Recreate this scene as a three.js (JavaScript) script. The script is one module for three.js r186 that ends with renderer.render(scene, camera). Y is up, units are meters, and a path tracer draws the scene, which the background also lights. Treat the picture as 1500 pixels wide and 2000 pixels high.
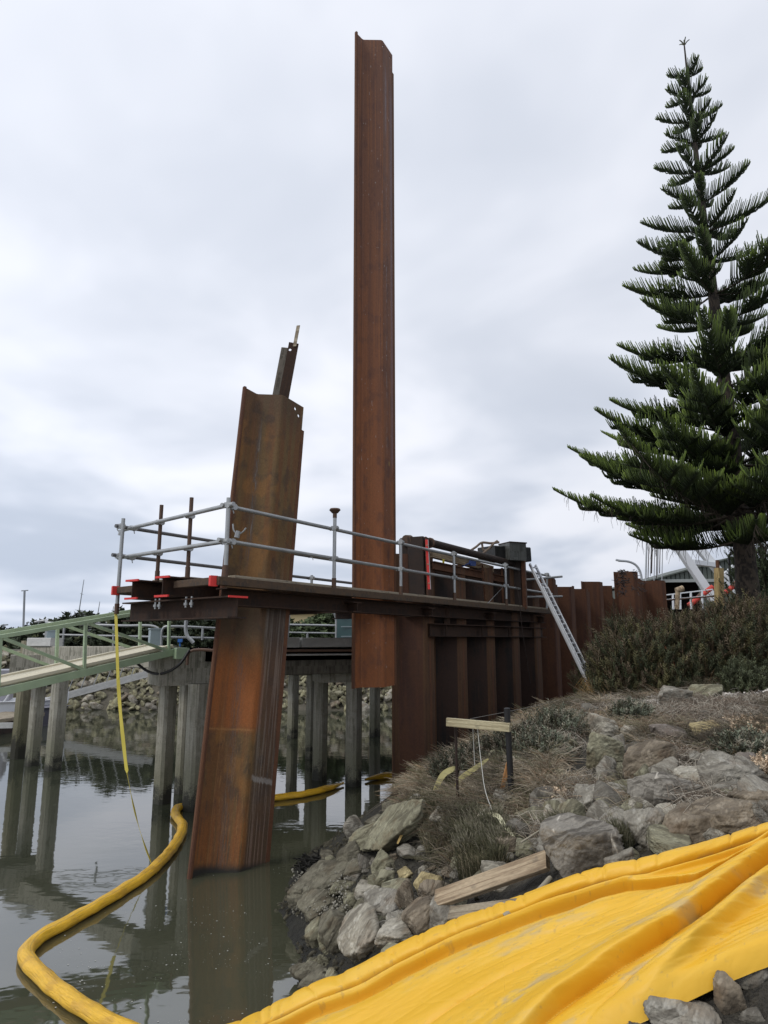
import * as THREE from 'three';
import { mergeGeometries, mergeVertices } from 'three/addons/utils/BufferGeometryUtils.js';
import { Brush, Evaluator, SUBTRACTION } from 'three-bvh-csg';

// ---------------------------------------------------------------- camera, sky, sun, exposure
const F = 1320, PITCH = 0.1871, EYE = 3.0;                     // focal length and pitch; eye height over the water
const scene = new THREE.Scene();
const camera = new THREE.PerspectiveCamera(2 * Math.atan(1000 / F) * 180 / Math.PI, 0.75, 0.1, 3000);
camera.position.set(0, EYE, 0);
camera.rotation.set(PITCH, 0, 0);
scene.add(camera);
const renderer = new THREE.WebGLRenderer({ antialias: true });
renderer.setSize(768, 1024);
renderer.toneMapping = THREE.LinearToneMapping;
renderer.toneMappingExposure = 1.0;
renderer.shadowMap.enabled = true;
renderer.shadowMap.type = THREE.PCFSoftShadowMap;

// small seeded noise kit
function rng(seed) { let s = (seed * 2654435761) >>> 0; return () => { s = (s + 0x6d2b79f5) | 0; let t = Math.imul(s ^ (s >>> 15), 1 | s); t = (t + Math.imul(t ^ (t >>> 7), 61 | t)) ^ t; return ((t ^ (t >>> 14)) >>> 0) / 4294967296; }; }
const hash = (x, y, z) => { let h = Math.imul(x | 0, 374761393) ^ Math.imul(y | 0, 668265263) ^ Math.imul(z | 0, 2147483647 - 1013904223); h = Math.imul(h ^ (h >>> 13), 1274126177); h ^= h >>> 16; return (h >>> 0) / 4294967296; };
const sm = (t) => t * t * (3 - 2 * t), mix = (a, b, t) => a + (b - a) * t, clamp = (x, a = 0, b = 1) => Math.min(b, Math.max(a, x));
const step = (a, b, x) => sm(clamp((x - a) / (b - a)));
function vn(x, y, z, p) {                                       // value noise, tiling after p cells in x and y when p is set
  const X = Math.floor(x), Y = Math.floor(y), Z = Math.floor(z), u = sm(x - X), v = sm(y - Y), w = sm(z - Z);
  const q = (i) => p ? ((i % p) + p) % p : i;
  const a = q(X), b = q(X + 1), c = q(Y), d = q(Y + 1);
  return mix(mix(mix(hash(a, c, Z), hash(b, c, Z), u), mix(hash(a, d, Z), hash(b, d, Z), u), v), mix(mix(hash(a, c, Z + 1), hash(b, c, Z + 1), u), mix(hash(a, d, Z + 1), hash(b, d, Z + 1), u), v), w);
}
function vn2(x, y, s, p) { const X = Math.floor(x), Y = Math.floor(y), u = sm(x - X), v = sm(y - Y); let a = X, b = X + 1, c = Y, d = Y + 1; if (p) { a = ((a % p) + p) % p; b = ((b % p) + p) % p; c = ((c % p) + p) % p; d = ((d % p) + p) % p; } return mix(mix(hash(a, c, s), hash(b, c, s), u), mix(hash(a, d, s), hash(b, d, s), u), v); }
function fbm(x, y, z = 0, oct = 4, p = 0) { let s = 0, a = 0.5, t = 0; const flat = Number.isInteger(z); for (let i = 0; i < oct; i++) { s += a * (flat ? vn2(x, y, z * 11 + i, p) : vn(x, y, z + i * 7.3, p)); t += a; a *= 0.5; x *= 2; y *= 2; p *= 2; if (!flat) z *= 2; } return s / t; }

{ // overcast sky: soft sheets of cloud, a little brighter to one side, bluish low bands
  const W = 2048, H = 1024, d = new Float32Array(W * H * 4);
  for (let j = 0; j < H; j++) for (let i = 0; i < W; i++) {
    const el = ((j + 0.5) / H - 0.5) * Math.PI, az = ((i + 0.5) / W - 0.5) * 2 * Math.PI, y = Math.sin(el), x = Math.cos(az) * Math.cos(el), z = Math.sin(az) * Math.cos(el);
    const yy = Math.max(y, 0), k = 1 / (yy + 0.12), px = x * k, pz = z * k;
    const w1 = fbm(px * 0.6 + 9, pz * 0.6, 3, 3) - 0.5;
    const big = fbm(px * 0.75 + w1 * 1.5 + 3, pz * 0.55 + w1, 1, 4), mid = fbm(px * 1.9 + w1 * 2, pz * 1.5, 5, 5), bands = fbm(px * 0.9 + 5, yy * 26 + w1 * 2, 8, 5);
    const low = 1 - step(0.02, 0.45, yy), horizon = 1 - step(0.0, 0.14, yy);
    let c = mix(0.0, 1.0, step(0.34, 0.66, big * 0.5 + mid * 0.5));
    c = mix(c, step(0.38, 0.66, bands), horizon * 0.75);
    const bright = 0.90 + 0.2 * (-x) * (1 - 0.5 * yy);          // the side where the sun stands behind the cloud
    const base = mix(1.0, 0.84, low) * bright;
    const amp = mix(0.30, 0.42, low);
    const g = base * (1 - amp * 0.55 + amp * c * 1.0);
    const blue = mix(0.13, 0.25, low) * (1 - 0.75 * c);
    const o = (j * W + i) * 4;
    d[o] = g * (1 - blue * 0.62); d[o + 1] = g * (1.005 - blue * 0.18); d[o + 2] = g * (1.06 + blue * 0.42); d[o + 3] = 1;
  }
  const sky = new THREE.DataTexture(d, W, H, THREE.RGBAFormat, THREE.FloatType);
  sky.mapping = THREE.EquirectangularReflectionMapping; sky.magFilter = sky.minFilter = THREE.LinearFilter; sky.wrapS = THREE.RepeatWrapping; sky.needsUpdate = true;
  scene.background = sky; scene.environment = sky;
}
const sun = new THREE.DirectionalLight(new THREE.Color(1.0, 0.95, 0.87), 1.15);
sun.position.set(-34, 42, 8); sun.target.position.set(0, 2, -12); sun.castShadow = true; sun.shadow.radius = 26;
Object.assign(sun.shadow.camera, { left: -30, right: 30, top: 30, bottom: -30, near: 1, far: 120 }); sun.shadow.mapSize.set(2048, 2048);
scene.add(sun, sun.target);

// ---------------------------------------------------------------- placing: a point seen at (px, py) of the photograph at forward distance Z
const V = (x, y, z) => new THREE.Vector3(x, y, z);
const tanEl = (py) => Math.tan(PITCH - Math.atan((py - 1000) / F));
function P(px, py, Z) { const Y = Z * tanEl(py); return V((px - 750) / F * (Z * Math.cos(PITCH) + Y * Math.sin(PITCH)), EYE + Y, -Z); }
const atHeight = (px, py, y) => P(px, py, (y - EYE) / tanEl(py));
const W0 = (px, py) => atHeight(px, py, 0);
const proj = (q) => { const y = q.y - EYE, Z = -q.z, d = Z * Math.cos(PITCH) + y * Math.sin(PITCH); return [750 + F * q.x / d, 1000 - F * (y * Math.cos(PITCH) - Z * Math.sin(PITCH)) / d]; };
const XZ = (px, Z, y = 0) => { const d = Z * Math.cos(PITCH) + (y - EYE) * Math.sin(PITCH); return V((px - 750) / F * d, y, -Z); };

// ---------------------------------------------------------------- things and parts
const used = {};
function numbered(n) { const k = used[n] = (used[n] ?? -1) + 1; return k ? `${n}_${String(k).padStart(3, '0')}` : n; }
function thing(name, label, category, at = V(0, 0, 0), group) {
  const o = new THREE.Group(); o.name = numbered(name); o.position.copy(at); o.userData = { label, category };
  if (group) o.userData.group = group;
  scene.add(o); return o;
}
const origin = (o) => { const p = V(0, 0, 0); for (let q = o; q; q = q.parent) p.add(q.position); return p; };
function part(name, geo, mat, parent, label) {                  // geo in world coordinates
  const p = origin(parent); geo.translate(-p.x, -p.y, -p.z);
  const m = new THREE.Mesh(geo, mat); m.name = name; m.castShadow = m.receiveShadow = true;
  if (label) m.userData.label = label;
  parent.add(m); return m;
}
function solo(name, geo, mat, label, category, group) {         // a thing that is one mesh; its origin goes to its base
  geo.computeBoundingBox(); const b = geo.boundingBox, c = V((b.min.x + b.max.x) / 2, b.min.y, (b.min.z + b.max.z) / 2);
  geo.translate(-c.x, -c.y, -c.z);
  const m = new THREE.Mesh(geo, mat); m.name = numbered(name); m.position.copy(c); m.castShadow = m.receiveShadow = true;
  m.userData = { label, category }; if (group) m.userData.group = group;
  scene.add(m); return m;
}
function struct(name, geo, mat) { const m = new THREE.Mesh(geo, mat); m.name = name; m.userData = { kind: 'structure' }; m.castShadow = m.receiveShadow = true; scene.add(m); return m; }
function stuff(name, mesh, label, category, parent) {
  mesh.name = parent ? name : numbered(name); mesh.userData = { kind: 'stuff' }; if (label) mesh.userData.label = label; if (category) mesh.userData.category = category;
  mesh.castShadow = mesh.receiveShadow = true; (parent || scene).add(mesh); return mesh;
}

// ---------------------------------------------------------------- geometry
function boxUV(g, lengthwise) {                                             // uv in metres from the dominant axis of each face
  if (g.index) g = g.toNonIndexed();
  const p = g.attributes.position, uv = new Float32Array(p.count * 2), a = V(0, 0, 0), b = V(0, 0, 0), c = V(0, 0, 0);
  for (let i = 0; i < p.count; i += 3) {
    a.fromBufferAttribute(p, i); b.fromBufferAttribute(p, i + 1).sub(a); c.fromBufferAttribute(p, i + 2).sub(a); b.cross(c);
    const x = Math.abs(b.x), y = Math.abs(b.y), z = Math.abs(b.z);
    for (let k = i; k < i + 3; k++) {
      const X = p.getX(k), Y = p.getY(k), Z = p.getZ(k);
      if (y >= x && y >= z) { uv[k * 2] = lengthwise ? Z : X; uv[k * 2 + 1] = lengthwise ? X : Z; } else if (x >= z) { uv[k * 2] = Z; uv[k * 2 + 1] = Y; } else { uv[k * 2] = X; uv[k * 2 + 1] = Y; }
    }
  }
  g.setAttribute('uv', new THREE.BufferAttribute(uv, 2)); return g;
}
const plain = (g) => { g = g.index ? g.toNonIndexed() : g; for (const k of Object.keys(g.attributes)) if (!['position', 'normal', 'uv', 'color'].includes(k)) g.deleteAttribute(k); return g; };
const join = (list) => mergeGeometries(list.map(plain));
function basis(a, b, up = V(0, 1, 0)) { const z = b.clone().sub(a), L = z.length(); z.divideScalar(L); let x = up.clone().cross(z); if (x.lengthSq() < 1e-6) x = V(1, 0, 0); x.normalize(); const y = z.clone().cross(x); return { m: new THREE.Matrix4().makeBasis(x, y, z).setPosition(a), L }; }
// a box from a to b, w wide and h high, edges slightly chamfered, local uv along its length
function beam(a, b, w, h, up, bevel = Math.min(w, h) * 0.06) {
  const { m, L } = basis(a, b, up), s = new THREE.Shape(), x = w / 2, y = h / 2, e = bevel;
  s.moveTo(-x + e, -y); s.lineTo(x - e, -y); s.lineTo(x, -y + e); s.lineTo(x, y - e); s.lineTo(x - e, y); s.lineTo(-x + e, y); s.lineTo(-x, y - e); s.lineTo(-x, -y + e); s.closePath();
  const g = new THREE.ExtrudeGeometry(s, { depth: L, bevelEnabled: false });
  return boxUV(plain(g), true).applyMatrix4(m);
}
function ibeam(a, b, w, h, tw = 0.012, tf = 0.018, up) {
  const { m, L } = basis(a, b, up), s = new THREE.Shape(), x = w / 2, y = h / 2, q = tw / 2;
  [[-x, -y], [x, -y], [x, -y + tf], [q, -y + tf], [q, y - tf], [x, y - tf], [x, y], [-x, y], [-x, y - tf], [-q, y - tf], [-q, -y + tf], [-x, -y + tf]].forEach(([X, Y], i) => i ? s.lineTo(X, Y) : s.moveTo(X, Y)); s.closePath();
  return boxUV(plain(new THREE.ExtrudeGeometry(s, { depth: L, bevelEnabled: false }))).applyMatrix4(m);
}
function tube(a, b, r, seg = 10, r2 = r) { const d = b.clone().sub(a), L = d.length(), g = new THREE.CylinderGeometry(r2, r, L, seg, 1); const uv = g.attributes.uv; for (let i = 0; i < uv.count; i++) uv.setXY(i, uv.getX(i) * 6.283 * r, uv.getY(i) * L); g.applyQuaternion(new THREE.Quaternion().setFromUnitVectors(V(0, 1, 0), d.normalize())); return plain(g.translate((a.x + b.x) / 2, (a.y + b.y) / 2, (a.z + b.z) / 2)); }
function pipe(points, r, seg = 40, rad = 7, closed = false) { return plain(new THREE.TubeGeometry(new THREE.CatmullRomCurve3(points, closed, 'centripetal'), seg, r, rad, closed)); }
function blockAt(c, sx, sy, sz, ry = 0) { const g = beam(V(0, 0, -sz / 2), V(0, 0, sz / 2), sx, sy, undefined, 0.008); g.rotateY(ry); return g.translate(c.x, c.y, c.z); }
// a closed outline (local x and z, with a running u) swept between two frames
function sweep(outline, us, A, B, vScale = null) {
  const L = B.o.distanceTo(A.o), pos = [], uv = [], n = outline.length, at = (f, p) => f.o.clone().addScaledVector(f.x, p[0]).addScaledVector(f.z, p[1]);
  const v0 = 0, v1 = vScale ?? L;
  const quad = (a, b, c, d, ua, ub) => { for (const [q, u, v] of [[a, ua, v0], [b, ub, v0], [c, ub, v1], [a, ua, v0], [c, ub, v1], [d, ua, v1]]) { pos.push(q.x, q.y, q.z); uv.push(u, v); } };
  for (let i = 0; i < n; i++) { const j = (i + 1) % n; quad(at(A, outline[i]), at(A, outline[j]), at(B, outline[j]), at(B, outline[i]), us[i], us[j] ); }
  const tris = THREE.ShapeUtils.triangulateShape(outline.map((p) => new THREE.Vector2(p[0], p[1])), []);
  for (const [f, flip] of [[A, 1], [B, 0]]) for (const t of tris) for (const k of flip ? [t[0], t[2], t[1]] : t) { const q = at(f, outline[k]); pos.push(q.x, q.y, q.z); uv.push(us[k], f === A ? v0 : v1); }
  let vol = 0; const o = A.o; for (let i = 0; i < pos.length; i += 9) { const q = (k) => [pos[i + k] - o.x, pos[i + k + 1] - o.y, pos[i + k + 2] - o.z], [a, b, c] = [q(0), q(3), q(6)]; vol += a[0] * (b[1] * c[2] - b[2] * c[1]) + a[1] * (b[2] * c[0] - b[0] * c[2]) + a[2] * (b[0] * c[1] - b[1] * c[0]); }
  if (vol < 0) for (let i = 0; i < pos.length / 9; i++) { for (let k = 0; k < 3; k++) [pos[i * 9 + 3 + k], pos[i * 9 + 6 + k]] = [pos[i * 9 + 6 + k], pos[i * 9 + 3 + k]]; for (let k = 0; k < 2; k++) [uv[i * 6 + 2 + k], uv[i * 6 + 4 + k]] = [uv[i * 6 + 4 + k], uv[i * 6 + 2 + k]]; }
  const g = new THREE.BufferGeometry(); g.setAttribute('position', new THREE.Float32BufferAttribute(pos, 3)); g.setAttribute('uv', new THREE.Float32BufferAttribute(uv, 2)); g.computeVertexNormals(); return g;
}
// a folded plate: centre line thickened, corners rounded; us runs 0..1 (or metres) along it, the same on both sides
function plate(line, th, metres = true) {
  const pts = []; line.forEach((p, i) => {
    if (i === 0 || i === line.length - 1) { pts.push(p); return; }
    const a = line[i - 1], c = line[i + 1], r = 0.035, da = Math.hypot(a[0] - p[0], a[1] - p[1]), dc = Math.hypot(c[0] - p[0], c[1] - p[1]), A = [p[0] + (a[0] - p[0]) * r / da, p[1] + (a[1] - p[1]) * r / da], C = [p[0] + (c[0] - p[0]) * r / dc, p[1] + (c[1] - p[1]) * r / dc];
    for (let k = 0; k <= 4; k++) { const t = k / 4; pts.push([A[0] * (1 - t) ** 2 + 2 * p[0] * t * (1 - t) + C[0] * t * t, A[1] * (1 - t) ** 2 + 2 * p[1] * t * (1 - t) + C[1] * t * t]); }
  });
  const n = pts.length, len = [0]; for (let i = 1; i < n; i++) len.push(len[i - 1] + Math.hypot(pts[i][0] - pts[i - 1][0], pts[i][1] - pts[i - 1][1]));
  const side = (s) => pts.map((p, i) => { const a = pts[Math.max(0, i - 1)], b = pts[Math.min(n - 1, i + 1)], dx = b[0] - a[0], dz = b[1] - a[1], l = Math.hypot(dx, dz); return [p[0] - dz / l * th / 2 * s, p[1] + dx / l * th / 2 * s]; });
  const u = len.map((l) => metres ? l : l / len[n - 1]);
  return { outline: [...side(-1), ...side(1).reverse()], us: [...u, ...[...u].reverse()] };
}

// ---------------------------------------------------------------- textures
const toByte = (c) => Math.round(255 * (c <= 0.0031308 ? 12.92 * c : 1.055 * Math.pow(c, 1 / 2.4) - 0.055));
function tex(w, h, f, srgb = true) {                            // f(u, v, x, y) -> linear [r, g, b] or a number
  const d = new Uint8Array(w * h * 4);
  for (let y = 0; y < h; y++) for (let x = 0; x < w; x++) { const c = f((x + 0.5) / w, (y + 0.5) / h, x, y), o = (y * w + x) * 4; for (let k = 0; k < 3; k++) { const q = clamp(typeof c === 'number' ? c : c[k]); d[o + k] = srgb ? toByte(q) : Math.round(255 * q); } d[o + 3] = 255; }
  const t = new THREE.DataTexture(d, w, h); t.wrapS = t.wrapT = THREE.RepeatWrapping; t.magFilter = THREE.LinearFilter; t.minFilter = THREE.LinearMipmapLinearFilter; t.generateMipmaps = true; if (srgb) t.colorSpace = THREE.SRGBColorSpace; t.needsUpdate = true; return t;
}
const rep = (t, x, y = x) => { const c = t.clone(); c.repeat.set(x, y); c.needsUpdate = true; return c; };
const lerp3 = (a, b, t) => [mix(a[0], b[0], t), mix(a[1], b[1], t), mix(a[2], b[2], t)];
const mul3 = (a, k) => [a[0] * k, a[1] * k, a[2] * k];
const std = (o) => new THREE.MeshStandardMaterial({ roughness: 0.9, metalness: 0, side: THREE.DoubleSide, ...o });
const rgb = (r, g, b) => new THREE.Color().setRGB(r, g, b);

// rust, with streaks down the plate; one tile is 2 m by 4 m
const rustColour = (red, dark, light, k, seed) => tex(512, 1024, (u, v) => {
  const s = fbm(u * 48, v * 4, seed, 3, 0), st = fbm(u * 16 + 3, v * 2, seed + 2, 4), b = fbm(u * 6, v * 12, seed + 4, 5), sp = fbm(u * 90, v * 180, seed + 6, 2);
  let c = lerp3(red, dark, step(0.42, 0.72, st * 0.55 + b * 0.45) * k);
  c = lerp3(c, light, step(0.6, 0.8, s * 0.6 + b * 0.4) * 0.55);
  return mul3(c, 0.82 + 0.36 * sp);
});
const grainBump = tex(512, 512, (u, v) => fbm(u * 24, v * 24, 1, 5, 24) * 0.7 + fbm(u * 90, v * 90, 4, 2, 90) * 0.3, false);
const T = {};
T.tall = rustColour([0.145, 0.052, 0.02], [0.085, 0.03, 0.017], [0.19, 0.062, 0.024], 0.7, 11);
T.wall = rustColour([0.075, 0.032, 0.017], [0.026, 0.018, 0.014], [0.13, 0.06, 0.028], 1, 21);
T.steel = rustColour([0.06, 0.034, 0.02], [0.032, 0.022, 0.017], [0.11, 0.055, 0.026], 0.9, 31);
// the tall pile: darker towards its head, scraped lilac-grey down one edge, brighter rust low down
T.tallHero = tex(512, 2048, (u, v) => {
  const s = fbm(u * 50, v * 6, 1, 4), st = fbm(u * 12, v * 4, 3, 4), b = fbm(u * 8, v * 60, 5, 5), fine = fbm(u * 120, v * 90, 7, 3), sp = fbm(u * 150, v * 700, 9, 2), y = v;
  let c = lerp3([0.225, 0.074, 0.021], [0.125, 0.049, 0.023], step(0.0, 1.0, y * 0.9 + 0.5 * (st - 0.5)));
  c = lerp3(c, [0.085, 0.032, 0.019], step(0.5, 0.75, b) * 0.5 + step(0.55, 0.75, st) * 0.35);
  c = lerp3(c, [0.27, 0.098, 0.027], step(0.58, 0.78, s) * 0.45);
  const scr = (c0, w, y0, y1) => Math.exp(-(((u - c0 - 0.012 * (fbm(y * 14, 3, 2, 3) - 0.5)) / w) ** 2)) * step(y0, y0 + 0.03, y) * (1 - step(y1 - 0.05, y1, y));
  c = lerp3(c, [0.17, 0.125, 0.13], scr(0.70, 0.035, 0.83, 0.975) * step(0.25, 0.45, fine) * 0.9);
  c = lerp3(c, [0.145, 0.105, 0.12], scr(0.93, 0.05, 0.3, 0.95) * 0.65);
  c = lerp3(c, [0.2, 0.15, 0.14], scr(0.72, 0.012, 0.3, 0.80) * step(0.5, 0.62, fbm(u * 30, y * 120, 4, 3)) * 0.9);
  c = lerp3(c, [0.35, 0.31, 0.28], step(0.86, 0.9, fbm(u * 40, y * 150, 15, 2)) * 0.6);
  c = lerp3(c, [0.30, 0.20, 0.06], (1 - step(0.012, 0.02, Math.abs(u - 0.8))) * (1 - step(0.002, 0.004, Math.abs(y - 0.317))) * 0.8);
  c = lerp3(c, [0.05, 0.022, 0.015], Math.exp(-(((u - 0.16) / 0.01) ** 2)) * 0.5 + Math.exp(-(((u - 0.635) / 0.008) ** 2)) * 0.35);
  return mul3(c, 0.8 + 0.4 * sp);
});
T.tallMap = rep(T.tall, 0.5, 0.25);
// the leaning pile: its own weathering over the full length (u across, v up)
T.lean = tex(512, 2048, (u, v) => {
  const s = fbm(u * 60, v * 10, 1, 4), st = fbm(u * 14, v * 5, 3, 4), b = fbm(u * 9, v * 34, 5, 5), fine = fbm(u * 120, v * 60, 7, 3), sp = fbm(u * 150, v * 600, 9, 2);
  const orange = [0.25, 0.080, 0.017], brown = [0.13, 0.058, 0.019], dark = [0.045, 0.030, 0.021], grey = [0.085, 0.072, 0.064], olive = [0.13, 0.075, 0.026];
  let c = lerp3(brown, olive, step(0.35, 0.7, st));
  c = lerp3(c, dark, step(0.5, 0.75, b) * 0.55);
  const y = v * 7.45 - 0.35;                                    // metres above the water
  const hot = step(1.7, 1.9, y + 0.1 * (b - 0.5)) * (1 - step(2.55, 3.3, y + 0.5 * (st - 0.5)));
  c = lerp3(c, [0.22, 0.10, 0.025], step(0.52, 0.7, fbm(u * 5, v * 18, 33, 4)) * 0.6 * (1 - step(0.62, 0.66, u)));
  c = lerp3(c, orange, hot * (0.45 + 0.55 * step(0.3, 0.6, st)) * (1 - 0.8 * step(0.66, 0.72, u)));
  c = lerp3(c, orange, (1 - step(0.2, 1.3, y)) * 0.55 * step(0.35, 0.65, s));
  c = lerp3(c, dark, step(2.7, 3.3, y) * (1 - step(3.4, 4.1, y)) * 0.7 + step(6.2, 7.0, y) * 0.55 * (1 - step(0.9, 0.98, u)));
  const streak = (c0, w, a) => Math.exp(-(((u - c0 - 0.02 * (fbm(v * 9, c0 * 31, 2, 3) - 0.5)) / w) ** 2)) * a;
  c = lerp3(c, grey, streak(0.31, 0.035, 0.8) * step(3.9, 4.5, y) * (1 - step(6.2, 6.9, y)) * step(0.25, 0.6, fine));
  c = lerp3(c, [0.3, 0.27, 0.25], streak(0.315, 0.008, 0.8) * step(4.2, 5.0, y) * (1 - step(6.0, 6.7, y)) * step(0.45, 0.7, fine));
  c = lerp3(c, grey, streak(0.36, 0.06, 0.5) * (1 - step(2.6, 3.2, y)) * step(0.3, 0.6, fine));
  if (y < 1.82) { c = lerp3(c, [0.26, 0.13, 0.045], step(0.62, 0.8, fine) * 0.5 * step(0.18, 0.22, u)); }
  c = lerp3(c, [0.3, 0.15, 0.05], Math.exp(-(((y - 1.8 - 0.01 * (s - 0.5)) / 0.014) ** 2)) * 0.6 * (u < 0.6 ? 1 : 0));
  c = lerp3(c, [0.29, 0.14, 0.05], Math.exp(-(((u - 0.2) / 0.004) ** 2)) * 0.5 * (1 - step(1.9, 2.4, y)));
  const web = step(0.60, 0.66, u);                              // the far flange, scraped grey with rust runs
  c = lerp3(c, lerp3([0.05, 0.035, 0.028], [0.15, 0.13, 0.115], step(0.46, 0.7, s)), web * 0.6 * (1 - step(3.4, 4.4, y)));
  c = lerp3(c, [0.32, 0.3, 0.28], (1 - step(0.02, 0.05, Math.abs(y - 1.15 + 0.2 * (u - 0.7) + 0.06 * (s - 0.5)))) * web * 0.55);
  c = lerp3(c, [0.02, 0.018, 0.014], 1 - step(0.0, 0.12, y + 0.06 * (st - 0.5)));
  return mul3(c, 0.78 + 0.44 * sp);
});
T.concrete = tex(512, 1024, (u, v) => { const s = fbm(u * 40, v * 3, 2, 4), b = fbm(u * 7, v * 14, 4, 5), f = fbm(u * 120, v * 240, 6, 2); let c = lerp3([0.27, 0.255, 0.215], [0.12, 0.115, 0.09], step(0.42, 0.7, s * 0.6 + b * 0.4)); c = lerp3(c, [0.38, 0.36, 0.31], step(0.62, 0.8, b) * 0.6); return mul3(c, 0.8 + 0.4 * f); });
T.rock = tex(1024, 1024, (u, v) => {
  const w = fbm(u * 4, v * 4, 1, 4, 4) - 0.5, lay = fbm(u * 5 + w * 2, v * 26 + w * 9, 3, 4), b = fbm(u * 6, v * 6, 5, 5, 6), f = fbm(u * 80, v * 80, 7, 3, 80), lich = fbm(u * 14, v * 14, 9, 4, 14);
  let c = lerp3([0.245, 0.232, 0.198], [0.125, 0.114, 0.094], step(0.34, 0.66, lay));
  c = lerp3(c, [0.30, 0.285, 0.25], step(0.55, 0.75, b) * 0.7);
  c = lerp3(c, [0.14, 0.10, 0.065], step(0.58, 0.75, fbm(u * 9, v * 9, 13, 3, 9)) * 0.4);
  c = lerp3(c, [0.40, 0.39, 0.35], step(0.68, 0.74, lich) * 0.5);
  return mul3(c, 0.7 + 0.6 * f);
});
T.rockBump = tex(1024, 1024, (u, v) => { const w = fbm(u * 4, v * 4, 1, 4, 4) - 0.5; return fbm(u * 5 + w * 2, v * 26 + w * 9, 3, 5) * 0.6 + fbm(u * 40, v * 40, 7, 4, 40) * 0.4; }, false);
T.vein = tex(512, 512, (u, v) => {                              // the same stone with white quartz seams
  const w = fbm(u * 4, v * 4, 1, 4, 4) - 0.5, lay = fbm(u * 5 + w * 2, v * 22 + w * 9, 3, 4), f = fbm(u * 80, v * 80, 7, 3, 80), n = fbm(u * 3, v * 3, 17, 4, 3) - 0.5;
  let c = lerp3([0.245, 0.23, 0.20], [0.10, 0.09, 0.075], step(0.38, 0.62, lay));
  c = lerp3(c, [0.6, 0.57, 0.5], Math.exp(-(((u - 0.36 - n * 0.25 - v * 0.1) / 0.012) ** 2)) * 0.9 + Math.exp(-(((u - 0.72 + n * 0.2 + v * 0.2) / 0.007) ** 2)) * step(0.4, 0.6, fbm(u * 20, v * 20, 3, 2)) * 0.9 + Math.exp(-(((u - 0.05 - n * 0.3 + v * 0.15) / 0.009) ** 2)) * 0.8);
  return mul3(c, 0.7 + 0.6 * f);
});
T.wood = tex(512, 512, (u, v) => { const g = fbm(u * 3, v * 50, 2, 4), k = fbm(u * 12, v * 12, 5, 4), f = fbm(u * 40, v * 200, 8, 2); return mul3(lerp3(lerp3([0.42, 0.33, 0.22], [0.24, 0.175, 0.11], step(0.4, 0.7, g)), [0.12, 0.10, 0.075], step(0.6, 0.78, k) * 0.5), 0.8 + 0.4 * f); });
T.bark = tex(512, 512, (u, v) => { const a = fbm(u * 10, v * 26, 2, 5), f = fbm(u * 60, v * 60, 4, 3); return mul3(lerp3([0.055, 0.042, 0.03], [0.018, 0.014, 0.011], step(0.35, 0.65, a)), 0.7 + 0.6 * f); });
T.soil = tex(1024, 1024, (u, v) => { const a = fbm(u * 12, v * 12, 2, 6, 12), f = fbm(u * 110, v * 110, 4, 3, 110), g = fbm(u * 46, v * 46, 9, 3, 46); const k = 0.45 + 0.7 * a + 0.5 * (f - 0.5) + 0.5 * (g - 0.5); return [k, k * 0.98, k * 0.95]; });
T.water = tex(1024, 1024, (u, v) => fbm(u * 10, v * 10, 2, 4, 10) * 0.75 + fbm(u * 44, v * 44, 6, 2, 44) * 0.25, false);
T.cloth = tex(1024, 1024, (u, v) => { const w = fbm(u * 5, v * 5, 2, 3, 5) - 0.5; return 0.6 * fbm(u * 9 + w * 3, v * 30 + w * 5, 3, 4) + 0.4 * (1 - Math.abs(2 * fbm(u * 7 + w, v * 16, 9, 4) - 1)); }, false);

const M = {};
M.tall = std({ map: T.tallMap, bumpMap: rep(grainBump, 1), bumpScale: 0.004, roughness: 0.62 });
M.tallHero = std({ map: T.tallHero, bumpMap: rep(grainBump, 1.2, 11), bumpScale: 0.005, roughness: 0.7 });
M.lean = std({ map: T.lean, bumpMap: rep(grainBump, 1.3, 7), bumpScale: 0.005, roughness: 0.8 });
M.wall = std({ map: rep(T.wall, 0.5, 0.25), color: rgb(0.42, 0.42, 0.43), bumpMap: grainBump, bumpScale: 0.004, roughness: 0.8 });  // tint lowered: shade under the platform is put into the web colour
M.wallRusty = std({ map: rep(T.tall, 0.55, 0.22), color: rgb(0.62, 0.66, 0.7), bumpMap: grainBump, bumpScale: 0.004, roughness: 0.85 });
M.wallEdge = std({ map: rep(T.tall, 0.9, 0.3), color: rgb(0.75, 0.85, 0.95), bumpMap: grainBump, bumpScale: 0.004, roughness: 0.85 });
M.steel = std({ map: rep(T.steel, 0.5, 0.4), color: rgb(0.62, 0.5, 0.42), bumpMap: grainBump, bumpScale: 0.003, roughness: 0.88 });  // rusty steel, its tint darkened to carry the shade below the deck
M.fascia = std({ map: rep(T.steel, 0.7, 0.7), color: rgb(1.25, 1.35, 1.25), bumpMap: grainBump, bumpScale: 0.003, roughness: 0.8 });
M.red = std({ color: rgb(0.62, 0.035, 0.03), roughness: 0.6 });
M.galv = std({ map: tex(256, 256, (u, v) => mul3([0.34, 0.35, 0.35], 0.75 + 0.5 * fbm(u * 8, v * 8, 1, 5, 8))), roughness: 0.42, metalness: 0.55 });
M.galvDark = std({ map: rep(T.steel, 2, 2), color: rgb(1.6, 1.6, 1.7), roughness: 0.6, metalness: 0.3 });
M.iron = std({ map: rep(T.steel, 0.7, 0.7), color: rgb(0.42, 0.38, 0.38), roughness: 0.75 });
M.black = std({ color: rgb(0.012, 0.012, 0.013), roughness: 0.5 });
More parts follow.
